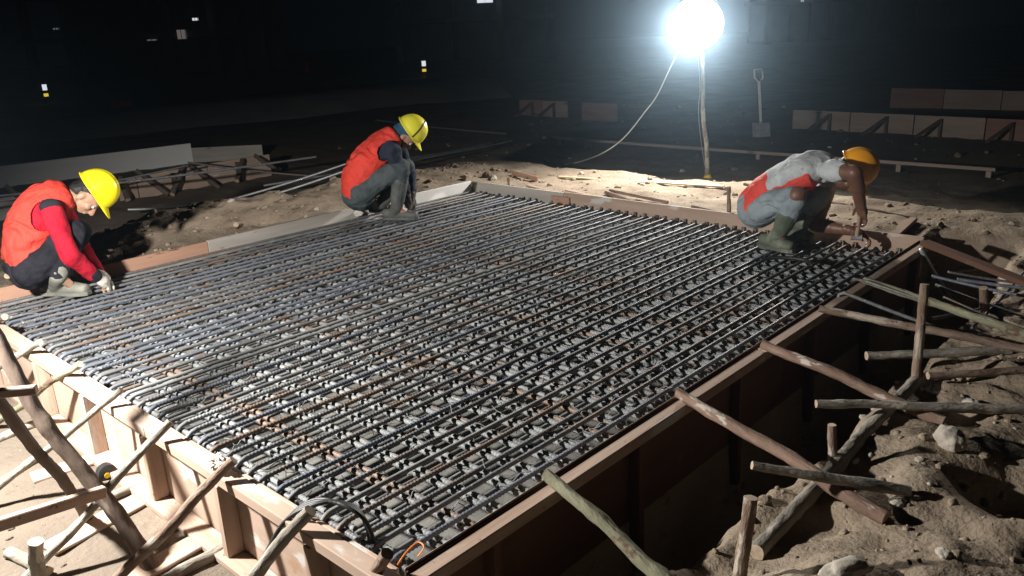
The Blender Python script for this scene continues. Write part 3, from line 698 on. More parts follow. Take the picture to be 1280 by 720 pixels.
# ------------------------------------------------------------------ shovel, batter board, other formwork behind
base = on(952, 171)
SH = empty('shovel', base, 'pale D-handled shovel standing upright in the dark ground right of the lamp', 'shovel')
tp = rise(base, 948, 90)
ax = (tp - base).normalized(); sx = RIGHT
pxm = (base - CAM).dot(FWD) / FPX
b = MB(); b.tube([base + ax * 16 * pxm, base + ax * 66 * pxm], 1.7 * pxm, 10, M['ply_white']); b.build('shaft', SH, None, 60)
b = MB(); b.tube([base + ax * 66 * pxm, base + ax * 72 * pxm - sx * 5 * pxm, base + ax * 82 * pxm - sx * 5 * pxm, base + ax * 83 * pxm + sx * 5 * pxm, base + ax * 72 * pxm + sx * 5 * pxm, base + ax * 66 * pxm], 1.1 * pxm, 8, M['ply_white']); b.build('handle', SH, None, 60)
b = MB(); Ms = Matrix((( sx.x, sx.cross(ax).x, ax.x, base.x), (sx.y, sx.cross(ax).y, ax.y, base.y), (sx.z, sx.cross(ax).z, ax.z, base.z), (0, 0, 0, 1)))
b.box((0, 0, 8 * pxm), (22 * pxm, .01, 19 * pxm), M['metal_grey'], Ms, .003); b.box((0, .012, 12 * pxm), (4 * pxm, .02, 14 * pxm), M['metal_grey'], Ms, .004); b.build('blade', SH)
# batter board
a = on(690, 180); c = on(1245, 222)
BT = empty('batter_board', a, 'long level pale batten on short stakes crossing behind the lamp pole', 'batten')
pa, pc = rise(a, 690, 172), rise(c, 1245, 212)
board('rail', pa, pc, .035, .05, M['ply_drab'], BT)
for (px, py) in ((700, 174), (947, 190.5), (1125, 203.5), (1238, 212)):
    t = (px - 690) / 555; q = pa.lerp(pc, t); d = ray(px, py); 
    k = min((pa.lerp(pc, s / 200) for s in range(201)), key=lambda w: (w - CAM).normalized().dot(d.normalized()) * -1)
    board('stake', V((k.x, k.y + .0, G(k.x, k.y) - .05)), V((k.x, k.y, k.z - .02)), .04, .05, M['ply_drab'], BT, up=V((1, 0, 0)))
def wall(root, name, a, c, h, t, mm, lean=0):
    p = on(*a); q = on(*c); p.z -= .05; q.z -= .05
    return p, q
def formwork_wall(label, a, c, ta, tc, mms, braces=(), group='formwork walls behind', bcol='ply_red', poles=()):
    p = on(*a); q = on(*c); root = empty('formwork_wall', p, label, 'formwork', group)
    hp = rise(p, *ta).z; hq = rise(q, *tc).z
    k = len(mms)
    for i, mm in enumerate(mms):
        s0, s1 = i / k, (i + 1) / k
        u, w = p.lerp(q, s0 + .002), p.lerp(q, s1 - .002); h0 = hp + (hq - hp) * s0; h1 = hp + (hq - hp) * s1
        zb = min(G(u.x, u.y), G(w.x, w.y)) - .04; zt = (h0 + h1) / 2
        zm = (zb + zt) / 2
        board('panel', V((u.x, u.y, zm)), V((w.x, w.y, zm)), zt - zb, .03, M[mm], root)
    nrm = V((0, 0, 1)).cross(q - p).normalized()
    if nrm.dot(CAM - p) < 0: nrm = -nrm
    for t in braces:
        u = p.lerp(q, t); zt = hp + (hq - hp) * t - .03; g = G(u.x, u.y)
        al = (q - p).normalized()
        board('post', V((u.x, u.y, g)) + nrm * .05, V((u.x, u.y, zt)) + nrm * .05, .04, .05, M[bcol], root, up=al)
        e = u + nrm * .38 + al * -.18
        if not poles: board('brace', V((e.x, e.y, G(e.x, e.y) + .02)), V((u.x, u.y, zt - .02)) + nrm * .08, .035, .04, M[bcol], root)
    for (u0, u1) in poles:                          # round diagonal props nailed to the front
        w = []
        for k_, px in enumerate((u0, u1)):
            d = ray(*px); o_ = p + nrm * (.1 + .2 * k_); w.append(CAM + d * ((o_ - CAM).dot(nrm) / d.dot(nrm)))
        pole('brace', None, None, w[0], w[1], .026, .028, bcol, parent=root)
    return root
formwork_wall('pale braced formwork wall right of the lamp, nearer of the two on the right', (990, 161), (1330, 181), (990, 137), (1330, 152), ['ply_drab', 'ply_drab', 'ply_drab', 'ply_drabred'], (.17, .4, .6, .84), bcol='bark_dark')
formwork_wall('faint unbraced formwork wall at the right edge, further back', (1112, 134), (1330, 139), (1112, 110), (1330, 115), ['ply_drabred', 'ply_drab', 'ply_drab'], ())
formwork_wall('braced formwork wall behind the yellow helmeted worker on the left', (-40, 284), (340, 220), (-40, 255), (340, 192), ['ply_grey', 'ply', 'ply', 'ply'], (.42, .62, .86), bcol='bark_dark', poles=(((7, 233), (33, 253)), ((170, 213), (210, 243)), ((229, 208), (215, 243)), ((238, 208), (274, 235)), ((318, 194), (345, 212)), ((303, 200), (296, 226)), ((150, 222), (160, 250)), ((40, 246), (22, 262))))
formwork_wall('plain pale formwork wall at the far left, behind the braced one', (-40, 240), (242, 203), (-40, 212), (242, 179), ['ply_white'], ())
formwork_wall('dim formwork end wall receding behind the far left walls', (242, 203), (330, 200), (242, 179), (330, 186), ['ply_grey'], ())
formwork_wall('small dim formwork wall left of the lamp cable', (650, 143), (710, 147), (650, 124), (710, 127), ['ply_drabred', 'ply_drab'], (.3, .75), bcol='bark_dark')
formwork_wall('dim short board wall between the shadow and the lamp cable', (728, 150), (772, 152), (728, 127), (772, 130), ['ply_drabred'], ())
# long rebars carried above the left formwork, and rebars behind the middle worker
gh = 'long dark rebars lying over the left ground'
for (a, za, c, zc, r, l) in (((-30, 248), .16, (395, 196), .16, .012, 'upper long dark rebar running along the top of the left formwork'),
                          ((-30, 256), .12, (235, 207), .14, .010, 'second long dark rebar just below the top of the left formwork'),
                          ((235, 203), .12, (420, 222), -.05, .01, 'dark rebar sloping right across the braced left formwork'),
                          ((240, 262), -.02, (432, 205), .12, .011, 'upper pale rebar sloping up to the middle worker\'s back'),
                          ((250, 268), -.02, (430, 214), .1, .011, 'lower pale rebar sloping up to the middle worker\'s back'),
                          ((330, 232), .02, (640, 176), -.1, .012, 'long dim rebar passing behind the middle worker'),
                          ((505, 199), -.1, (615, 178), -.2, .02, 'thick dim pipe on the ground right of the middle worker'),
                          ((470, 150), -.2, (632, 167), -.2, .02, 'dim thin pipe on the ground beyond the middle worker'),
                          ((160, 262), -.12, (262, 252), -.12, .013, 'pale steel rod on the dark ground behind the yellow helmet')):
    p, q = at(a[0], a[1], za), at(c[0], c[1], zc)
    b = MB(); L = [p.lerp(q, i / 12) + V((0, 0, -.02 * math.sin(math.pi * i / 12))) for i in range(13)]; b.tube(L, r, 8, M['metal_grey' if 'pale' in l else 'steel'])
    tag(b.build('loose_rebar' if 'pipe' not in l else 'pipe', None, None, 60), l, 'rebar' if 'pipe' not in l else 'pipe', gh)
# far warning posts, barrier, lit rooms
gq2 = 'warning posts along the far road'
for (px, pb, pt, l) in ((60, 130, 103, 'small warning post with white over yellow reflective bands at the far left'), (531, 98, 74, 'small warning post with white over yellow bands beyond the middle worker'), (384, 90, 76, 'tiny warning post glinting in the dark left of the middle worker')):
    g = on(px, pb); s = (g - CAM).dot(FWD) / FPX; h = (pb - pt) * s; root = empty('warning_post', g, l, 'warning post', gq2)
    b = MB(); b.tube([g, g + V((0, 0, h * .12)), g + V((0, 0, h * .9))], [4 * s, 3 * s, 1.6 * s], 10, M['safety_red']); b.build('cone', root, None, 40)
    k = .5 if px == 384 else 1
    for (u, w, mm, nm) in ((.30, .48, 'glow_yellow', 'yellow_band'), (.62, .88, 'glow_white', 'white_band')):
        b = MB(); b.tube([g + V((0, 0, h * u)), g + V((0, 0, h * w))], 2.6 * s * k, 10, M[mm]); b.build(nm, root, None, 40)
g = on(153, 138); s = (g - CAM).dot(FWD) / FPX
BR = empty('road_barrier', g, 'dim red plastic barrier by the far left road', 'barrier')
b = MB(); Mb = frame(g, g + RIGHT); b.box((0, 0, 6 * s), (26 * s, 5 * s, 12 * s), M['safety_red'], Mb, s); b.build('body', BR)
b = MB(); b.box((0, 0, 1.2 * s), (29 * s, 9 * s, 2.4 * s), M['safety_red'], Mb, s * .5); b.build('foot', BR)
# unfinished buildings in the dark
def building(label, px0, px1, pyb, pyt, dist, cols, floors, lights):
    d0 = CAM + ray(px0, pyb) * dist; d1 = CAM + ray(px1, pyb) * dist; d0.z = d1.z = -.3
    ht = (CAM + ray((px0 + px1) / 2, pyt) * dist).z; s = dist / FPX
    root = empty('unfinished_building', d0, label, 'building', 'unfinished buildings far behind')
    Mf = frame(d0, d1); L = (d1 - d0).length
    for i in range(cols + 1):
        for dep in (0, 4):
            b = MB(); b.box((L * i / cols, dep, ht / 2), (.35, .35, ht), M['wall_dark'], Mf); b.build('column', root)
    for k in range(1, floors + 1):
        b = MB(); b.box((L / 2, 2, ht * k / floors), (L + .8, 5, .25), M['wall_dark'], Mf); b.build('floor_slab', root)
    b = MB(); b.box((L / 2, 4.6, ht / 2), (L, .2, ht), M['wall_dark'], Mf); b.build('back_wall', root)
    for (px, py, w, h, mm) in lights:
        d = ray(px, py); p0 = Mf @ V((0, -.62, 0)); n_ = V((Mf[0][1], Mf[1][1], Mf[2][1]))
        t = (p0 - CAM).dot(n_) / d.dot(n_); c = CAM + d * t
        b = MB(); Mw = Mf.copy(); Mw.translation = c
        sc = t / FPX; b.box((0, 0, 0), (w * sc, .06, h * sc), M[mm], Mw); wn = b.build('window', root)
        b = MB()
        for e in (-.5, 0, .5): b.box((e * w * sc, -.05, 0), (.35 * sc, .05, h * sc), M['wall_dark'], Mw)
        b.build('mullion', wn)
building('dark unfinished building with a lit doorway and small lights at the far left', 40, 330, 70, -70, 42, 5, 3,
         [(227, 43, 11, 11, 'window_warm'), (244, 24, 7, 3, 'window_white'), (190, 50, 12, 1.5, 'window_warm'), (70, 36, 7, 2, 'window_warm')])
building('dark unfinished building with one bright lit window at the top edge', 500, 690, 62, -90, 46, 3, 3,
         [(606, -3, 20, 12, 'window_white'), (612, 14, 16, 18, 'wall_dark')])
building('dark unfinished building behind the lamp, one tiny light at the top edge', 960, 1180, 40, -60, 52, 4, 2, [(1003, 0, 4, 4, 'window_white')])

# ------------------------------------------------------------------ people
class Body:
    """closed shapes that a voxel remesh fuses into one skin"""
    def __init__(s): s.b = MB(); s.m = s.b.mi(M['skin_tan'])
    def rings(s, rs, seg):
        n0 = len(s.b.v); k = len(rs)
        for (c, a, b_) in rs:
            for j in range(seg):
                w = 2 * math.pi * j / seg; s.b.v.append(tuple(c + a * math.cos(w) + b_ * math.sin(w)))
        for i in range(k - 1):
            for j in range(seg):
                p = n0 + i * seg + j; q = n0 + i * seg + (j + 1) % seg; s.b.face((p, q, q + seg, p + seg), 0)
        s.b.face([n0 + j for j in range(seg)][::-1], 0); s.b.face([n0 + (k - 1) * seg + j for j in range(seg)], 0)
    def cap(s, p, r0, q, r1, seg=14):
        t = (q - p).normalized(); a = t.orthogonal().normalized(); b_ = t.cross(a); rs = []
        for k in (-80, -50, -25): rs.append((p + t * r0 * math.sin(R(k)), a * r0 * math.cos(R(k)), b_ * r0 * math.cos(R(k))))
        for k in range(5): u = k / 4; r = r0 + (r1 - r0) * u; rs.append((p.lerp(q, u), a * r, b_ * r))
        for k in (25, 50, 80): rs.append((q + t * r1 * math.sin(R(k)), a * r1 * math.cos(R(k)), b_ * r1 * math.cos(R(k))))
        s.rings(rs, seg)
    def chain(s, pts, rads):
        for i in range(len(pts) - 1): s.cap(pts[i], rads[i], pts[i + 1], rads[i + 1])
    def ell(s, c, r, ax, seg=16):
        rs = []
        for k in (-85, -65, -45, -22, 0, 22, 45, 65, 85):
            rs.append((c + ax[2] * (r[2] * math.sin(R(k))), ax[0] * (r[0] * math.cos(R(k))), ax[1] * (r[1] * math.cos(R(k)))))
        s.rings(rs, seg)
    def loft(s, secs, lat, seg=22):
        """secs: (centre, lateral radius, depth radius)"""
        P = [q[0] for q in secs]; rs = []; k = len(secs)
        def fr_(i, u):
            a, b_ = secs[i], secs[min(i + 1, k - 1)]; return a[0].lerp(b_[0], u), a[1] + (b_[1] - a[1]) * u, a[2] + (b_[2] - a[2]) * u
        # smooth the path
        pts = []
        for i in range(k - 1):
            p0, p1, p2, p3 = secs[max(i - 1, 0)], secs[i], secs[i + 1], secs[min(i + 2, k - 1)]
            for j in range(6):
                t = j / 6; f = lambda a, b_, c, d: .5 * ((2 * b_) + (c - a) * t + (2 * a - 5 * b_ + 4 * c - d) * t * t + (3 * b_ - a - 3 * c + d) * t ** 3)
                pts.append((f(p0[0], p1[0], p2[0], p3[0]), f(p0[1], p1[1], p2[1], p3[1]), f(p0[2], p1[2], p2[2], p3[2])))
        pts.append(secs[-1]); n_ = len(pts)
        for i, (c, ra, rb) in enumerate(pts):
            t = (pts[min(i + 1, n_ - 1)][0] - pts[max(i - 1, 0)][0]).normalized(); b_ = t.cross(lat).normalized()
            if i == 0:
                for k_ in (75, 45, 20): rs.append((c - t * rb * .55 * math.sin(R(k_)), lat * ra * math.cos(R(k_)), b_ * rb * math.cos(R(k_))))
            rs.append((c, lat * ra, b_ * rb))
            if i == n_ - 1:
                for k_ in (20, 45, 75): rs.append((c + t * rb * .4 * math.sin(R(k_)), lat * ra * math.cos(R(k_)), b_ * rb * math.cos(R(k_))))
        s.rings(rs, seg)
    def fuse(s, name, material, parent, voxel=.007, smooth=4, amp=0.0, sc=9.0, cut=None):
        me = s.b.mesh(name); o = bpy.data.objects.new(name, me); COL.objects.link(o)
        md = o.modifiers.new('r', 'REMESH'); md.mode = 'VOXEL'; md.voxel_size = voxel
        sm = o.modifiers.new('s', 'SMOOTH'); sm.factor = .5; sm.iterations = smooth
        dg = bpy.context.evaluated_depsgraph_get(); me2 = bpy.data.meshes.new_from_object(o.evaluated_get(dg)); bpy.data.objects.remove(o)
        if amp or cut:
            bm = bmesh.new(); bm.from_mesh(me2); bm.normal_update()
            if amp:
                mv = [(v, v.normal * (amp * (noise.fractal(v.co * sc, 1, 2, 3) + .8 * math.sin(38 * v.co.z + 22 * v.co.x + 9 * noise.noise(v.co * 7)) * max(0, noise.noise(v.co * 5 + V((3, 1, 7)))) * 1.6))) for v in bm.verts]
                for v, d in mv: v.co += d
            if cut: bmesh.ops.delete(bm, geom=[v for v in bm.verts if cut(v.co)], context='VERTS')
            bm.to_mesh(me2); bm.free()
        me2.materials.clear(); me2.materials.append(material); me2.name = name; shade(me2, 180)
        return link(bpy.data.objects.new(name, me2), parent)

def hand(B, wrist, tip, nrm, side, curl=.9, k=1.0, thumb=True):
    """palm and five bent fingers; nrm is the back of the hand, side points to the thumb"""
    d = (tip - wrist).normalized(); side = (side - d * side.dot(d)).normalized(); nrm = side.cross(d) if side.cross(d).dot(nrm) > 0 else -side.cross(d)
    pc = wrist + d * .05 * k
    B.ell(pc, (.041 * k, .017 * k, .05 * k), (side, nrm, d)); B.cap(wrist - d * .03, .026 * k, pc, .03 * k)
    for i, (o, L) in enumerate(((.030, .070), (.011, .079), (-.009, .073), (-.028, .057))):
        p = pc + d * .04 * k + side * o * k; a = .35 * curl; q = p
        for j, f in enumerate((.45, .32, .26)):
            dr = (d * math.cos(a) - nrm * math.sin(a)).normalized(); e = q + dr * L * f * k
            B.cap(q, (.0095 - .0008 * j) * k, e, (.0088 - .0008 * j) * k, 8); q = e; a += .55 * curl + .05 * i
    if thumb:
        p = wrist + d * .03 * k + side * .03 * k; q = p + (d * .6 + side * .65 - nrm * .3).normalized() * .042 * k; e = q + (d * .9 + side * .05 - nrm * .5).normalized() * .032 * k
        B.cap(p, .0135 * k, q, .0105 * k, 8); B.cap(q, .0105 * k, e, .0085 * k, 8)

def helmet(parent, c, u, f, material, band=None):
    l = u.cross(f).normalized(); f = l.cross(u).normalized()
    b = MB(); m = b.mi(material); seg, rings = 40, 12; a0, b0, h0 = .128, .106, .135
    def sh(th, w):                                  # dome point
        e = .92; x = math.cos(w) * math.sin(th) ** e; y = math.sin(w) * math.sin(th) ** e; z = math.cos(th)
        r = 1.0
        yy = y * b0
        ridge = .006 * math.exp(-(yy / .012) ** 2) * sst(1.45, .9, th) + .004 * math.exp(-((abs(yy) - .04) / .01) ** 2) * sst(1.4, .8, th)
        return c + f * (x * a0) + l * yy + u * (z * h0 + ridge)
    for i in range(rings + 1):
        th = .02 + (math.pi / 2 - .02) * i / rings
        for j in range(seg): b.v.append(tuple(sh(th, 2 * math.pi * j / seg)))
    for ring, (ex, dz) in enumerate(((.005, -.004), (.009, -.008), (.009, -.013))):
        for j in range(seg):
            w = 2 * math.pi * j / seg; vis = max(0, math.cos(w)) ** 2.2 * (.05 if ring else .024)
            rr = ex + vis
            b.v.append(tuple(c + f * (math.cos(w) * (a0 + rr)) + l * (math.sin(w) * (b0 + ex)) + u * (dz - vis * .35)))
    k = rings + 3
    for i in range(k):
        for j in range(seg): b.face((i * seg + j, (i + 1) * seg + j, (i + 1) * seg + (j + 1) % seg, i * seg + (j + 1) % seg), m)
    b.face(list(range(seg)), m)
    o = b.build('helmet', parent, None, 60)
    sd = o.modifiers.new('t', 'SOLIDIFY'); sd.thickness = .003; sd.offset = -1
    # inner harness band
    b = MB(); path = [c + f * (math.cos(t) * .105) + l * (math.sin(t) * .088) - u * .012 for t in [2 * math.pi * i / 28 for i in range(29)]]
    b.tube(path, .009, 6, M['black_rubber']); b.build('harness', o, None, 180)
    if band:                                        # elastic strap across the shell
        b = MB(); path = []
        for i in range(25):
            t = -math.pi / 2 + math.pi * i / 24
            path.append(c + f * (.025 - .02 * math.cos(t)) + l * (math.sin(t) * (b0 + .004)) + u * (math.cos(t) * (h0 + .004)))
        b.tube(path, .0055, 6, M['black_rubber']); b.build('strap', o, None, 180)
    return o

def person(label, S):
    zf = S['zf']; Bp = at(*S['base'], zf)
    n_ = V((CAM.x - Bp.x, CAM.y - Bp.y, 0)).normalized(); d_ = V((-n_.y, n_.x, 0))
    if d_.dot(RIGHT) < 0: d_ = -d_
    Zv = V((0, 0, 1))
    def J(px, py, off):
        r = ray(px, py); return CAM + r * (((Bp - CAM).dot(n_) + off) / r.dot(n_))
    def dirn(a, b_, c=0): return (d_ * a + Zv * b_ + n_ * c).normalized()
    root = empty('person', Bp, label, 'person', S.get('group'))
    k = S.get('k', 1.0)
    T = S['torso']                                  # pixel, lateral r, depth r
    tor = [(J(px, py, S.get('toff', 0)), a * k, b_ * k) for (px, py, a, b_) in T]
    hc = J(*S['helmet'], S.get('hoff', 0)); u = dirn(*S['u']); f = dirn(*S['f']); l = u.cross(f).normalized(); f = l.cross(u).normalized()
    # body: one fused figure
    B = Body()
    B.loft([(c, a * .86, b_ * .86) for (c, a, b_) in tor], n_)
    hd = hc - u * .035
    B.ell(hd, (.076, .094, .1), (l, f, u)); B.ell(hd - u * .06 + f * .022, (.058, .07, .062), (l, f, u)); B.ell(hd - u * .1 + f * .05, (.03, .028, .02), (l, f, u))
    B.cap(hd - u * .03 + f * .09, .012, hd - u * .062 + f * .108, .016, 10); B.ell(hd - u * .062 + f * .1, (.02, .012, .011), (l, f, u))
    B.ell(hd - u * .012 + f * .083, (.05, .014, .012), (l, f, u))
    B.ell(hd - u * .083 + f * .084, (.024, .011, .006), (l, f, u)); B.ell(hd - u * .094 + f * .082, (.022, .011, .007), (l, f, u))
    for s in (-1, 1):
        B.ell(hd - u * .04 + l * s * .076 - f * .008, (.009, .02, .032), (l, f, u)); B.ell(hd - u * .05 + f * .06 + l * s * .04, (.022, .024, .022), (l, f, u))
    nb = tor[-1][0]
    B.cap(nb, .062 * k, hd - u * .055 - f * .02, .054)
    arms = []
    for A in S['arms']:
        P = [J(*q) for q in A['p']]; arms.append(P)
        ak = S.get('ak', 1.0); B.chain(P[:3], [.052 * ak, .042 * ak, .03 * ak]); B.cap(P[1].lerp(P[2], .08), .043 * ak, P[1].lerp(P[2], .45), .041 * ak); B.cap(P[0].lerp(P[1], .3), .049 * ak, P[0].lerp(P[1], .65), .05 * ak)
        hand(B, P[2], P[3], dirn(*A['nrm']), dirn(*A['side']), A.get('curl', .9), S.get('hk', .95))
    legs = []
    for Lg in S['legs']:
        hip, kn, ank = [J(*q) for q in Lg['p']]; heel = at(*Lg['heel'], zf); toe = at(*Lg['toe'], zf)
        if Lg.get('lift'): heel = heel + Zv * Lg['lift']
        legs.append((hip, kn, ank, heel, toe))
        B.chain([hip, kn, ank], [.08 * k, .058 * k, .038 * k]); B.cap(kn.lerp(ank, .1), .056 * k, kn.lerp(ank, .5), .05 * k); B.cap(ank, .036, heel.lerp(toe, .7) + Zv * .042, .02)
    B.fuse('body', M[S['skin']], root, .006, 3)
    eyes = MB()
    for s in (-1, 1):
        e = hd - u * .028 + f * .082 + l * s * .033; eyes.tube([e - f * .008, e, e + f * .006], [.008, .011, .004], 8, M['eye_white'])
    eyes.build('eyes', root, None, 180)
    # hair under the helmet
    H = Body(); H.ell(hd - f * .022 + u * .012, (.08, .082, .088), (l, f, u)); H.ell(hd - f * .05 - u * .04, (.072, .056, .062), (l, f, u)); H.fuse('hair', M[S.get('hair', 'hair')], root, .007, 3, .004, 30)
    helmet(root, hc, u, f, M[S['hmat']], S.get('band'))
    # shirt
    C = Body(); i0 = S.get('shirt_from', 0)
    C.loft([(c, a, b_) for (c, a, b_) in tor[i0:]], n_)
    for A, P in zip(S['arms'], arms):
        e = A.get('sleeve', 1.0)                    # 0..1 shoulder to elbow, 1..2 elbow to wrist
        if e <= 1: C.chain([P[0], P[0].lerp(P[1], e)], [.066 * k, .064 * k])
        else: C.chain([P[0], P[1], P[1].lerp(P[2], e - 1)], [.068 * k, .057 * k, .044 * k])
    sh = C.fuse('shirt', M[S['shirt']], root, .007, 5, .011, 8)
    for A, P in zip(S['arms'], arms):
        if A.get('cuff'):
            Q = Body(); Q.cap(P[1].lerp(P[2], .86), .045 * k, P[1].lerp(P[2], 1.0), .042 * k); Q.fuse('cuff', M[A['cuff']], sh, .007, 3, .003)
        if A.get('patch'):
            Q = Body(); Q.ell(P[0] + dirn(*A['patch']) * .034, (.06, .05, .036), (d_, Zv, n_)); Q.fuse('shoulder_patch', M['black_cloth'], sh, .006, 3, .003)
        if A.get('glove'):
            Q = Body(); hand(Q, P[2], P[3], dirn(*A['nrm']), dirn(*A['side']), A.get('curl', .9), 1.2)
            Q.cap(P[1].lerp(P[2], .9), .042 * k, P[2], .038); Q.fuse('glove', M[A['glove']], root, .005, 2, .002, 25)
    # vest over the shirt
    W = Body(); ve = S['vest']
    W.loft([(c + dirn(*o_) * m_, a * g, b_ * g) for (c, a, b_), (g, m_, o_) in zip(tor[ve['i'][0]:ve['i'][1]], ve['g'])], n_)
    holes = [(P[0] + n_ * (.07 if j == 0 else -.07) + dirn(*ve.get('hd', (.0, -1))) * ve.get('hs', .03), ve.get('hr', .125)) for j, P in enumerate(arms)]
    vs = W.fuse('vest', M[ve['mat']], root, .006, 5, .012, 7, cut=lambda co: any((co - c).length < r_ for c, r_ in holes))
    sd = vs.modifiers.new('t', 'SOLIDIFY'); sd.thickness = .006; sd.offset = 0
    # trousers
    Q = Body(); Q.ell(tor[0][0], (tor[0][1] * 1.04, tor[0][2] * 1.12, tor[0][2] * 1.08), (n_, d_, Zv))
    for Lg, (hip, kn, ank, heel, toe) in zip(S['legs'], legs):
        e = Lg.get('trouser', .9)
        Q.cap(hip, .1 * k, kn.lerp(hip, .0), .074 * k) if not Lg.get('bare_knee') else Q.cap(hip, .1 * k, kn.lerp(hip, .2), .082 * k)
        s0 = .2 if Lg.get('bare_knee') else 0.0
        Q.chain([kn.lerp(ank, s0), kn.lerp(ank, .5 * e + .2 * s0), kn.lerp(ank, e)], [.072 * k, .068 * k, .058 * k])
    Q.fuse('trousers', M[S['trouser']], root, .007, 5, .013, 8)
    for Lg, (hip, kn, ank, heel, toe) in zip(S['legs'], legs):
        bo = Body(); fd = (toe - heel).normalized(); top = ank.lerp(kn, Lg.get('shaft', .55)); la = Zv.cross(fd).normalized()
        lift = V((0, 0, .0)); up = la.cross(fd) if la.cross(fd).z > 0 else -la.cross(fd)
        bo.chain([top, ank.lerp(kn, .2), ank], [.066 * k, .06 * k, .05 * k])
        Lf = (toe - heel).length
        bo.loft([(heel + up * .045, .036, .044), (heel + fd * Lf * .3 + up * .045, .038, .045), (heel + fd * Lf * .65 + up * .04, .046, .04), (heel + fd * Lf * .95 + up * .034, .038, .033)], la)
        bo.cap(ank, .05, heel + fd * Lf * .25 + up * .05, .045)
        bt = bo.fuse('boot', M[S['boot']], root, .006, 4, .003, 12)
        b = MB(); m = b.mi(M[S['boot']])
        out = [(0, .8), (.05, 1.02), (.3, .95), (.55, 1.05), (.75, 1.22), (.92, 1.0), (1.0, .55)]
        pts = [heel + fd * (Lf * (q * 1.06 - .05)) + la * (.039 * w) for q, w in out] + [heel + fd * (Lf * (q * 1.06 - .05)) - la * (.039 * w) for q, w in out[::-1]]
        nn = len(pts)
        b.v = [tuple(p_ + up * .0) for p_ in pts] + [tuple(p_ + up * .022) for p_ in pts]
        b.face(list(range(nn))[::-1], m); b.face(list(range(nn, 2 * nn)), m)
        for i in range(nn): b.face((i, (i + 1) % nn, (i + 1) % nn + nn, i + nn), m)
        b.build('sole', bt)
    return root, J, dirn, vs, tor, arms, n_, d_

ZF = BZ + .011
person('person squatting at the left in orange vest, red sleeves and bright yellow helmet, tying rebar', dict(
    zf=ZF, base=(80, 366), group='workers squatting on the rebar mat', skin='skin_tan', shirt='crimson_cloth', trouser='black_cloth', boot='boot_grey', hmat='helmet_yellow', hair='hair',
    torso=[(38, 332, .165, .125), (36, 305, .16, .125), (45, 278, .17, .13), (62, 258, .17, .125), (83, 247, .1, .085)],
    helmet=(119, 238), u=(.9, .42, .12), f=(.42, -.9, .22),
    arms=[dict(p=[(64, 263, .17), (87, 319, .25), (119, 345, .17), (136, 357, .12)], nrm=(-.2, .9, .4), side=(.3, .3, -.9), sleeve=1.95, cuff='black_cloth', patch=(.02, .75, .65), glove='glove_white', curl=1.1),
          dict(p=[(74, 258, -.17), (103, 312, -.14), (122, 340, .0), (136, 354, .04)], nrm=(-.2, .9, -.4), side=(.3, .3, .9), sleeve=1.95, glove='glove_white', curl=1.1)],
    legs=[dict(p=[(36, 340, .1), (91, 291, .13), (72, 345, .13)], heel=(58, 368), toe=(112, 368)),
          dict(p=[(40, 336, -.1), (99, 290, -.13), (82, 338, -.13)], heel=(66, 352), toe=(118, 352))],
    vest=dict(mat='orange_cloth', i=(0, 5), g=[(1.0, .0, (-1, 0)), (1.09, .004, (-1, 0)), (1.09, .006, (-1, .3)), (1.08, .008, (-.6, .8)), (1.12, .008, (-.3, .8))])))
r2 = person('person squatting in red vest, dark sleeves, grey trousers and helmet with black strap', dict(
    zf=ZF, base=(490, 272), group='workers squatting on the rebar mat', skin='skin_tan', shirt='navy_cloth', trouser='slate_cloth', boot='boot_dark', hmat='helmet_lime', band=True, hair='blue_cloth',
    torso=[(449, 242, .165, .13), (449, 224, .155, .125), (461, 205, .165, .125), (477, 187, .17, .12), (494, 171, .1, .085)],
    helmet=(513, 163), u=(.84, .52, .14), f=(.52, -.84, -.12),
    arms=[dict(p=[(490, 186, .17), (503, 222, .1), (508, 247, .03), (513, 262, .0)], nrm=(.6, .2, .7), side=(.2, .2, -.9), sleeve=1.9, glove='glove_dark'),
          dict(p=[(496, 182, -.17), (512, 218, -.16), (514, 246, -.06), (517, 261, -.03)], nrm=(.6, .2, -.7), side=(.2, .2, .9), sleeve=1.9, glove='glove_dark')],
    legs=[dict(p=[(450, 241, .1), (502, 208, .15), (496, 258, .12)], heel=(482, 274), toe=(523, 274), trouser=.45, shaft=.66),
          dict(p=[(452, 241, -.1), (507, 208, -.14), (478, 254, -.1)], heel=(464, 265), toe=(493, 266), trouser=.6, shaft=.5)],
    vest=dict(mat='orange_cloth', i=(0, 5), g=[(1.0, .0, (-1, 0)), (1.1, .006, (-1, 0)), (1.09, .008, (-1, .3)), (1.07, .008, (-.6, .8)), (1.12, .008, (-.3, .8))])))
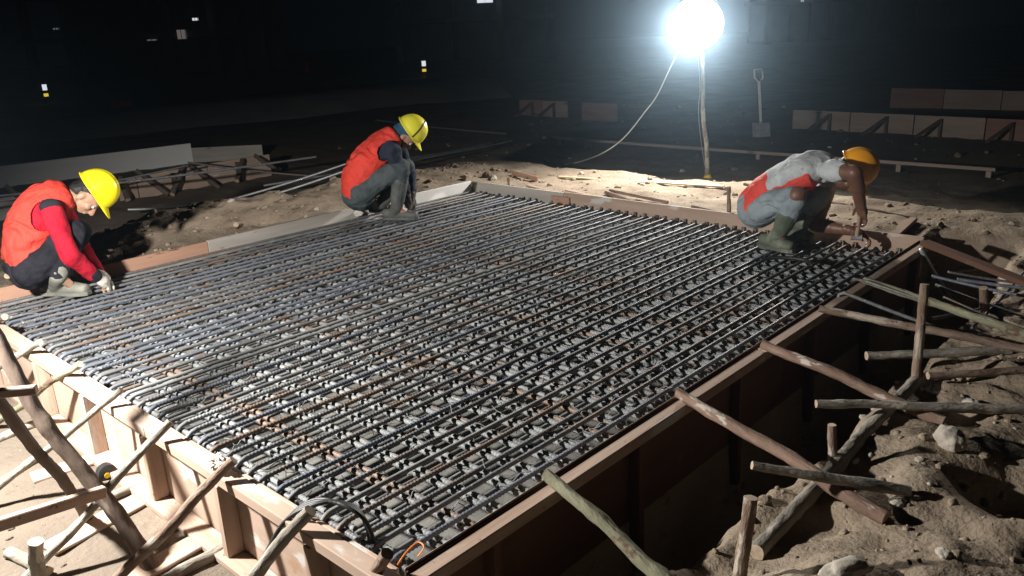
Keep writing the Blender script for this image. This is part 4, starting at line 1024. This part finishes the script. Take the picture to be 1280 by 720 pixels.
r3 = person('person squatting in grey shirt, red vest and orange helmet, hammering at the board', dict(
    zf=ZF, base=(1000, 303), group='workers squatting on the rebar mat', skin='skin_dark', ak=1.12, hk=1.12, shirt='grey_cloth', trouser='grey_trouser', boot='boot_green', hmat='helmet_orange', hair='hair', shirt_from=1,
    torso=[(947, 260, .16, .12), (958, 244, .15, .11), (982, 223, .16, .11), (1010, 211, .17, .108), (1037, 209, .1, .085)],
    helmet=(1070, 210), u=(.82, .54, .12), f=(.55, -.82, .1),
    arms=[dict(p=[(1036, 213, .15), (1068, 216, .3), (1076, 257, .2), (1082, 283, .13)], nrm=(.7, .3, .6), side=(-.3, -.1, -.9), sleeve=.5, curl=1.35),
          dict(p=[(1040, 214, -.15), (1020, 281, -.05), (1063, 288, .06), (1086, 297, .08)], nrm=(.2, .9, .2), side=(.3, .1, .9), sleeve=.45, curl=1.35)],
    legs=[dict(p=[(950, 263, .1), (997, 244, .3), (975, 290, .22)], heel=(953, 308), toe=(992, 316), bare_knee=True, trouser=.55, shaft=.5),
          dict(p=[(953, 262, -.1), (1022, 246, -.04), (1000, 284, -.08)], heel=(984, 300), toe=(1016, 303), trouser=.7, shaft=.4)],
    vest=dict(mat='red_cloth_vest', i=(0, 4), g=[(1.03, .01, (-.7, .7)), (1.05, .012, (-.7, .7)), (1.0, .022, (.4, -.9)), (1.0, .03, (.3, -.9))])))
# yellow print on the middle worker's vest
root, J, dirn, vs, tor, arms, n_, d_ = r2
b = MB()
for (a, c) in (((441, 201), (452, 189)), ((446, 194), (448, 201)), ((443, 204), (450, 197))):
    q0, q1 = J(a[0] + 3, a[1] + 2, .105), J(c[0] + 3, c[1] + 2, .105)
    b.tube([q0, q0.lerp(q1, .5) + n_ * .004, q1], .007, 6, M['yellow_mark'])
b.build('yellow_print', vs)
# hammer held by the right worker
root, J, dirn, vs, tor, arms, n_, d_ = r3
hp = J(1075, 266, .19); hq = J(1071, 297, .15)
HM = empty('hammer', hp, 'small hammer held upright in the right worker\'s hands over the board', 'hammer')
b = MB(); b.tube([hp + V((0, 0, .03)), hq], .013, 8, M['timber']); b.build('handle', HM, None, 60)
b = MB(); b.tube([hq - d_ * .035, hq - d_ * .02, hq + d_ * .03], [.019, .015, .018], 10, M['metal_grey']); b.build('head', HM, None, 40)
stone('crumpled white rag lying on the mat by the middle worker\'s heel', 0, 0, .05, (1.2, .8, .6), None, 'glove_white', 'white_rag', J0 := at(446, 266, ZF + .02))
